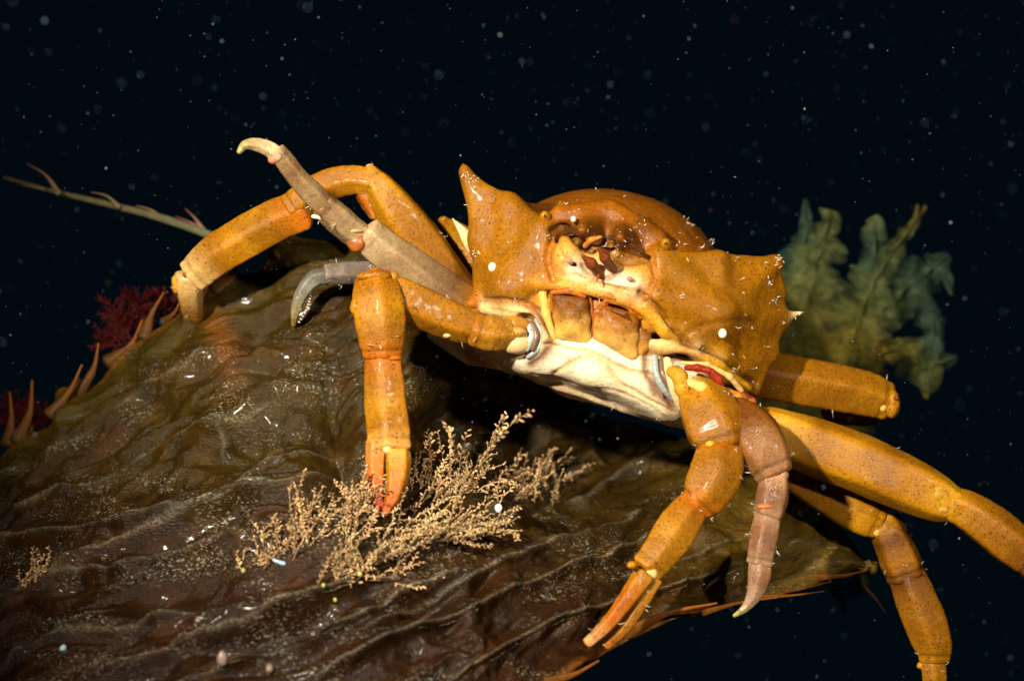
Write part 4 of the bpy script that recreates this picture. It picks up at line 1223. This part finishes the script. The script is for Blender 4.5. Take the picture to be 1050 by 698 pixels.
frond_blade(fr, [(800, 500, 3.2, 60), (812, 420, 3.3, 62), (822, 340, 3.5, 52), (834, 280, 3.7, 34), (846, 240, 3.9, 17), (852, 216, 4.0, 9)], [BRO, OLV, OLV, GRN, GRN], 1)
frond_blade(fr, [(806, 330, 3.8, 22), (815, 280, 3.9, 26), (826, 240, 4.0, 10), (826, 204, 4.1, 2)], [GRN, TEAL, TEAL], 2, rag=.3)
frond_blade(fr, [(845, 480, 3.1, 48), (855, 420, 3.2, 46), (868, 360, 3.4, 40), (886, 310, 3.6, 27), (905, 272, 3.8, 16), (930, 238, 4.0, 7), (950, 212, 4.2, 2.5)], [BRO, OLV, OLV, GRN, GRN, OLV], 3)
frond_blade(fr, [(890, 290, 3.8, 12), (896, 262, 3.9, 16), (896, 232, 4.0, 10), (892, 224, 4.0, 5)], [TEAL, TEAL, GRN], 4, rag=.3)
frond_blade(fr, [(872, 350, 3.7, 22), (905, 318, 3.9, 24), (938, 288, 4.1, 26), (960, 272, 4.2, 14), (974, 262, 4.3, 4)], [OLV, GRN, TEAL, TEAL], 5, rag=.3)
frond_blade(fr, [(958, 268, 4.2, 6), (970, 285, 4.2, 5), (976, 302, 4.2, 1.5)], [TEAL, TEAL], 6, n=40)
frond_blade(fr, [(935, 300, 4.3, 12), (955, 330, 4.3, 14), (958, 358, 4.2, 8), (955, 380, 4.1, 12)], [TEAL, TEAL], 12, rag=.3)
frond_blade(fr, [(893, 386, 3.5, 7), (903, 362, 3.5, 12), (925, 362, 3.6, 17), (945, 376, 3.7, 22), (962, 372, 3.8, 14), (981, 366, 3.9, 3)], [BRO, OLV, GRN, TEAL], 7, rag=.3)
frond_blade(fr, [(948, 378, 3.7, 14), (952, 392, 3.7, 12), (950, 408, 3.7, 3)], [GRN, OLV], 8, n=40)
frond_blade(fr, [(942, 375, 3.8, 16), (955, 350, 3.9, 9), (957, 320, 4.0, 3)], [TEAL, TEAL], 9, n=50, rag=.5)
frond_blade(fr, [(930, 238, 4.05, 4), (938, 228, 4.1, 3), (941, 211, 4.1, 1.5)], [GRN, OLV], 10, n=30)
frond_blade(fr, [(890, 388, 3.4, 4), (897, 368, 3.4, 5), (900, 350, 3.4, 3), (914, 346, 3.4, 1.5)], [BRO, BRO], 11, n=40, ruffle=.04)

# scraps hanging under the kelp tip
fs = tag(empty("seaweed_scrap", tuple(P(880, 590, 1.9))), "small green and brown seaweed scrap hanging below the tip of the kelp", "seaweed")
frond_blade(fs, [(850, 592, 1.8, 10), (862, 600, 1.9, 14), (884, 592, 1.9, 12), (894, 586, 1.9, 4)], [GRN, OLV], 21, n=40)
frond_blade(fs, [(856, 600, 1.8, 8), (862, 614, 1.8, 5), (866, 628, 1.8, 1.5)], [GRN, (.25, .14, .05)], 22, n=40)
spine((880, 596), (908, 628), 1.9, 1.9, 5, -.05, (.16, .06, .03), (.26, .08, .06), fs, "scrap_spine")

# ================================================================== MARINE SNOW adrift in the water
def marine_snow(n):
    t = (1 + 5 ** .5) / 2
    iv = unit(np.array([(-1, t, 0), (1, t, 0), (-1, -t, 0), (1, -t, 0), (0, -1, t), (0, 1, t), (0, -1, -t), (0, 1, -t), (t, 0, -1), (t, 0, 1), (-t, 0, -1), (-t, 0, 1)], float))
    iff = np.array([(0, 11, 5), (0, 5, 1), (0, 1, 7), (0, 7, 10), (0, 10, 11), (1, 5, 9), (5, 11, 4), (11, 10, 2), (10, 7, 6), (7, 1, 8), (3, 9, 4), (3, 4, 2), (3, 2, 6), (3, 6, 8), (3, 8, 9), (4, 9, 5), (2, 4, 11), (6, 2, 10), (8, 6, 7), (9, 8, 1)])
    Vs, Fs, Cs = [], [], []
    for i in range(n):
        y = RNG.uniform(-6.5, 12) if RNG.random() < .8 else RNG.uniform(-4, 3)
        x, py_ = RNG.uniform(-150, 1200), RNG.uniform(-120, 820)
        r = min(.0021 * math.exp(abs(RNG.normal()) * .62), .009)
        c = P(x, py_, y)
        v = iv * r * RNG.uniform(.6, 1.3, size=(12, 1)) * np.array([RNG.uniform(.7, 1.5), 1, RNG.uniform(.7, 1.5)]) + c
        Vs.append(v); Fs.append(iff + 12 * i)
        Cs.append(np.repeat(np.array([[.17, .33, .36]]) * RNG.uniform(.08, .9) ** 2 + np.array([[.10, .03, -.02]]) * RNG.uniform(0, 1) ** 2, 12, 0))
    o = mesh_obj("marine_snow", np.concatenate(Vs), np.concatenate(Fs), M_SNOW, cols=np.clip(np.concatenate(Cs), .02, .95), smooth=True)
    tag(o, "pale specks of drifting plankton scattered through the dark water", "marine snow", kind="stuff")
M_SNOW = soft_material("plankton", rough=.6, noise=8, var=.1)
marine_snow(5600)
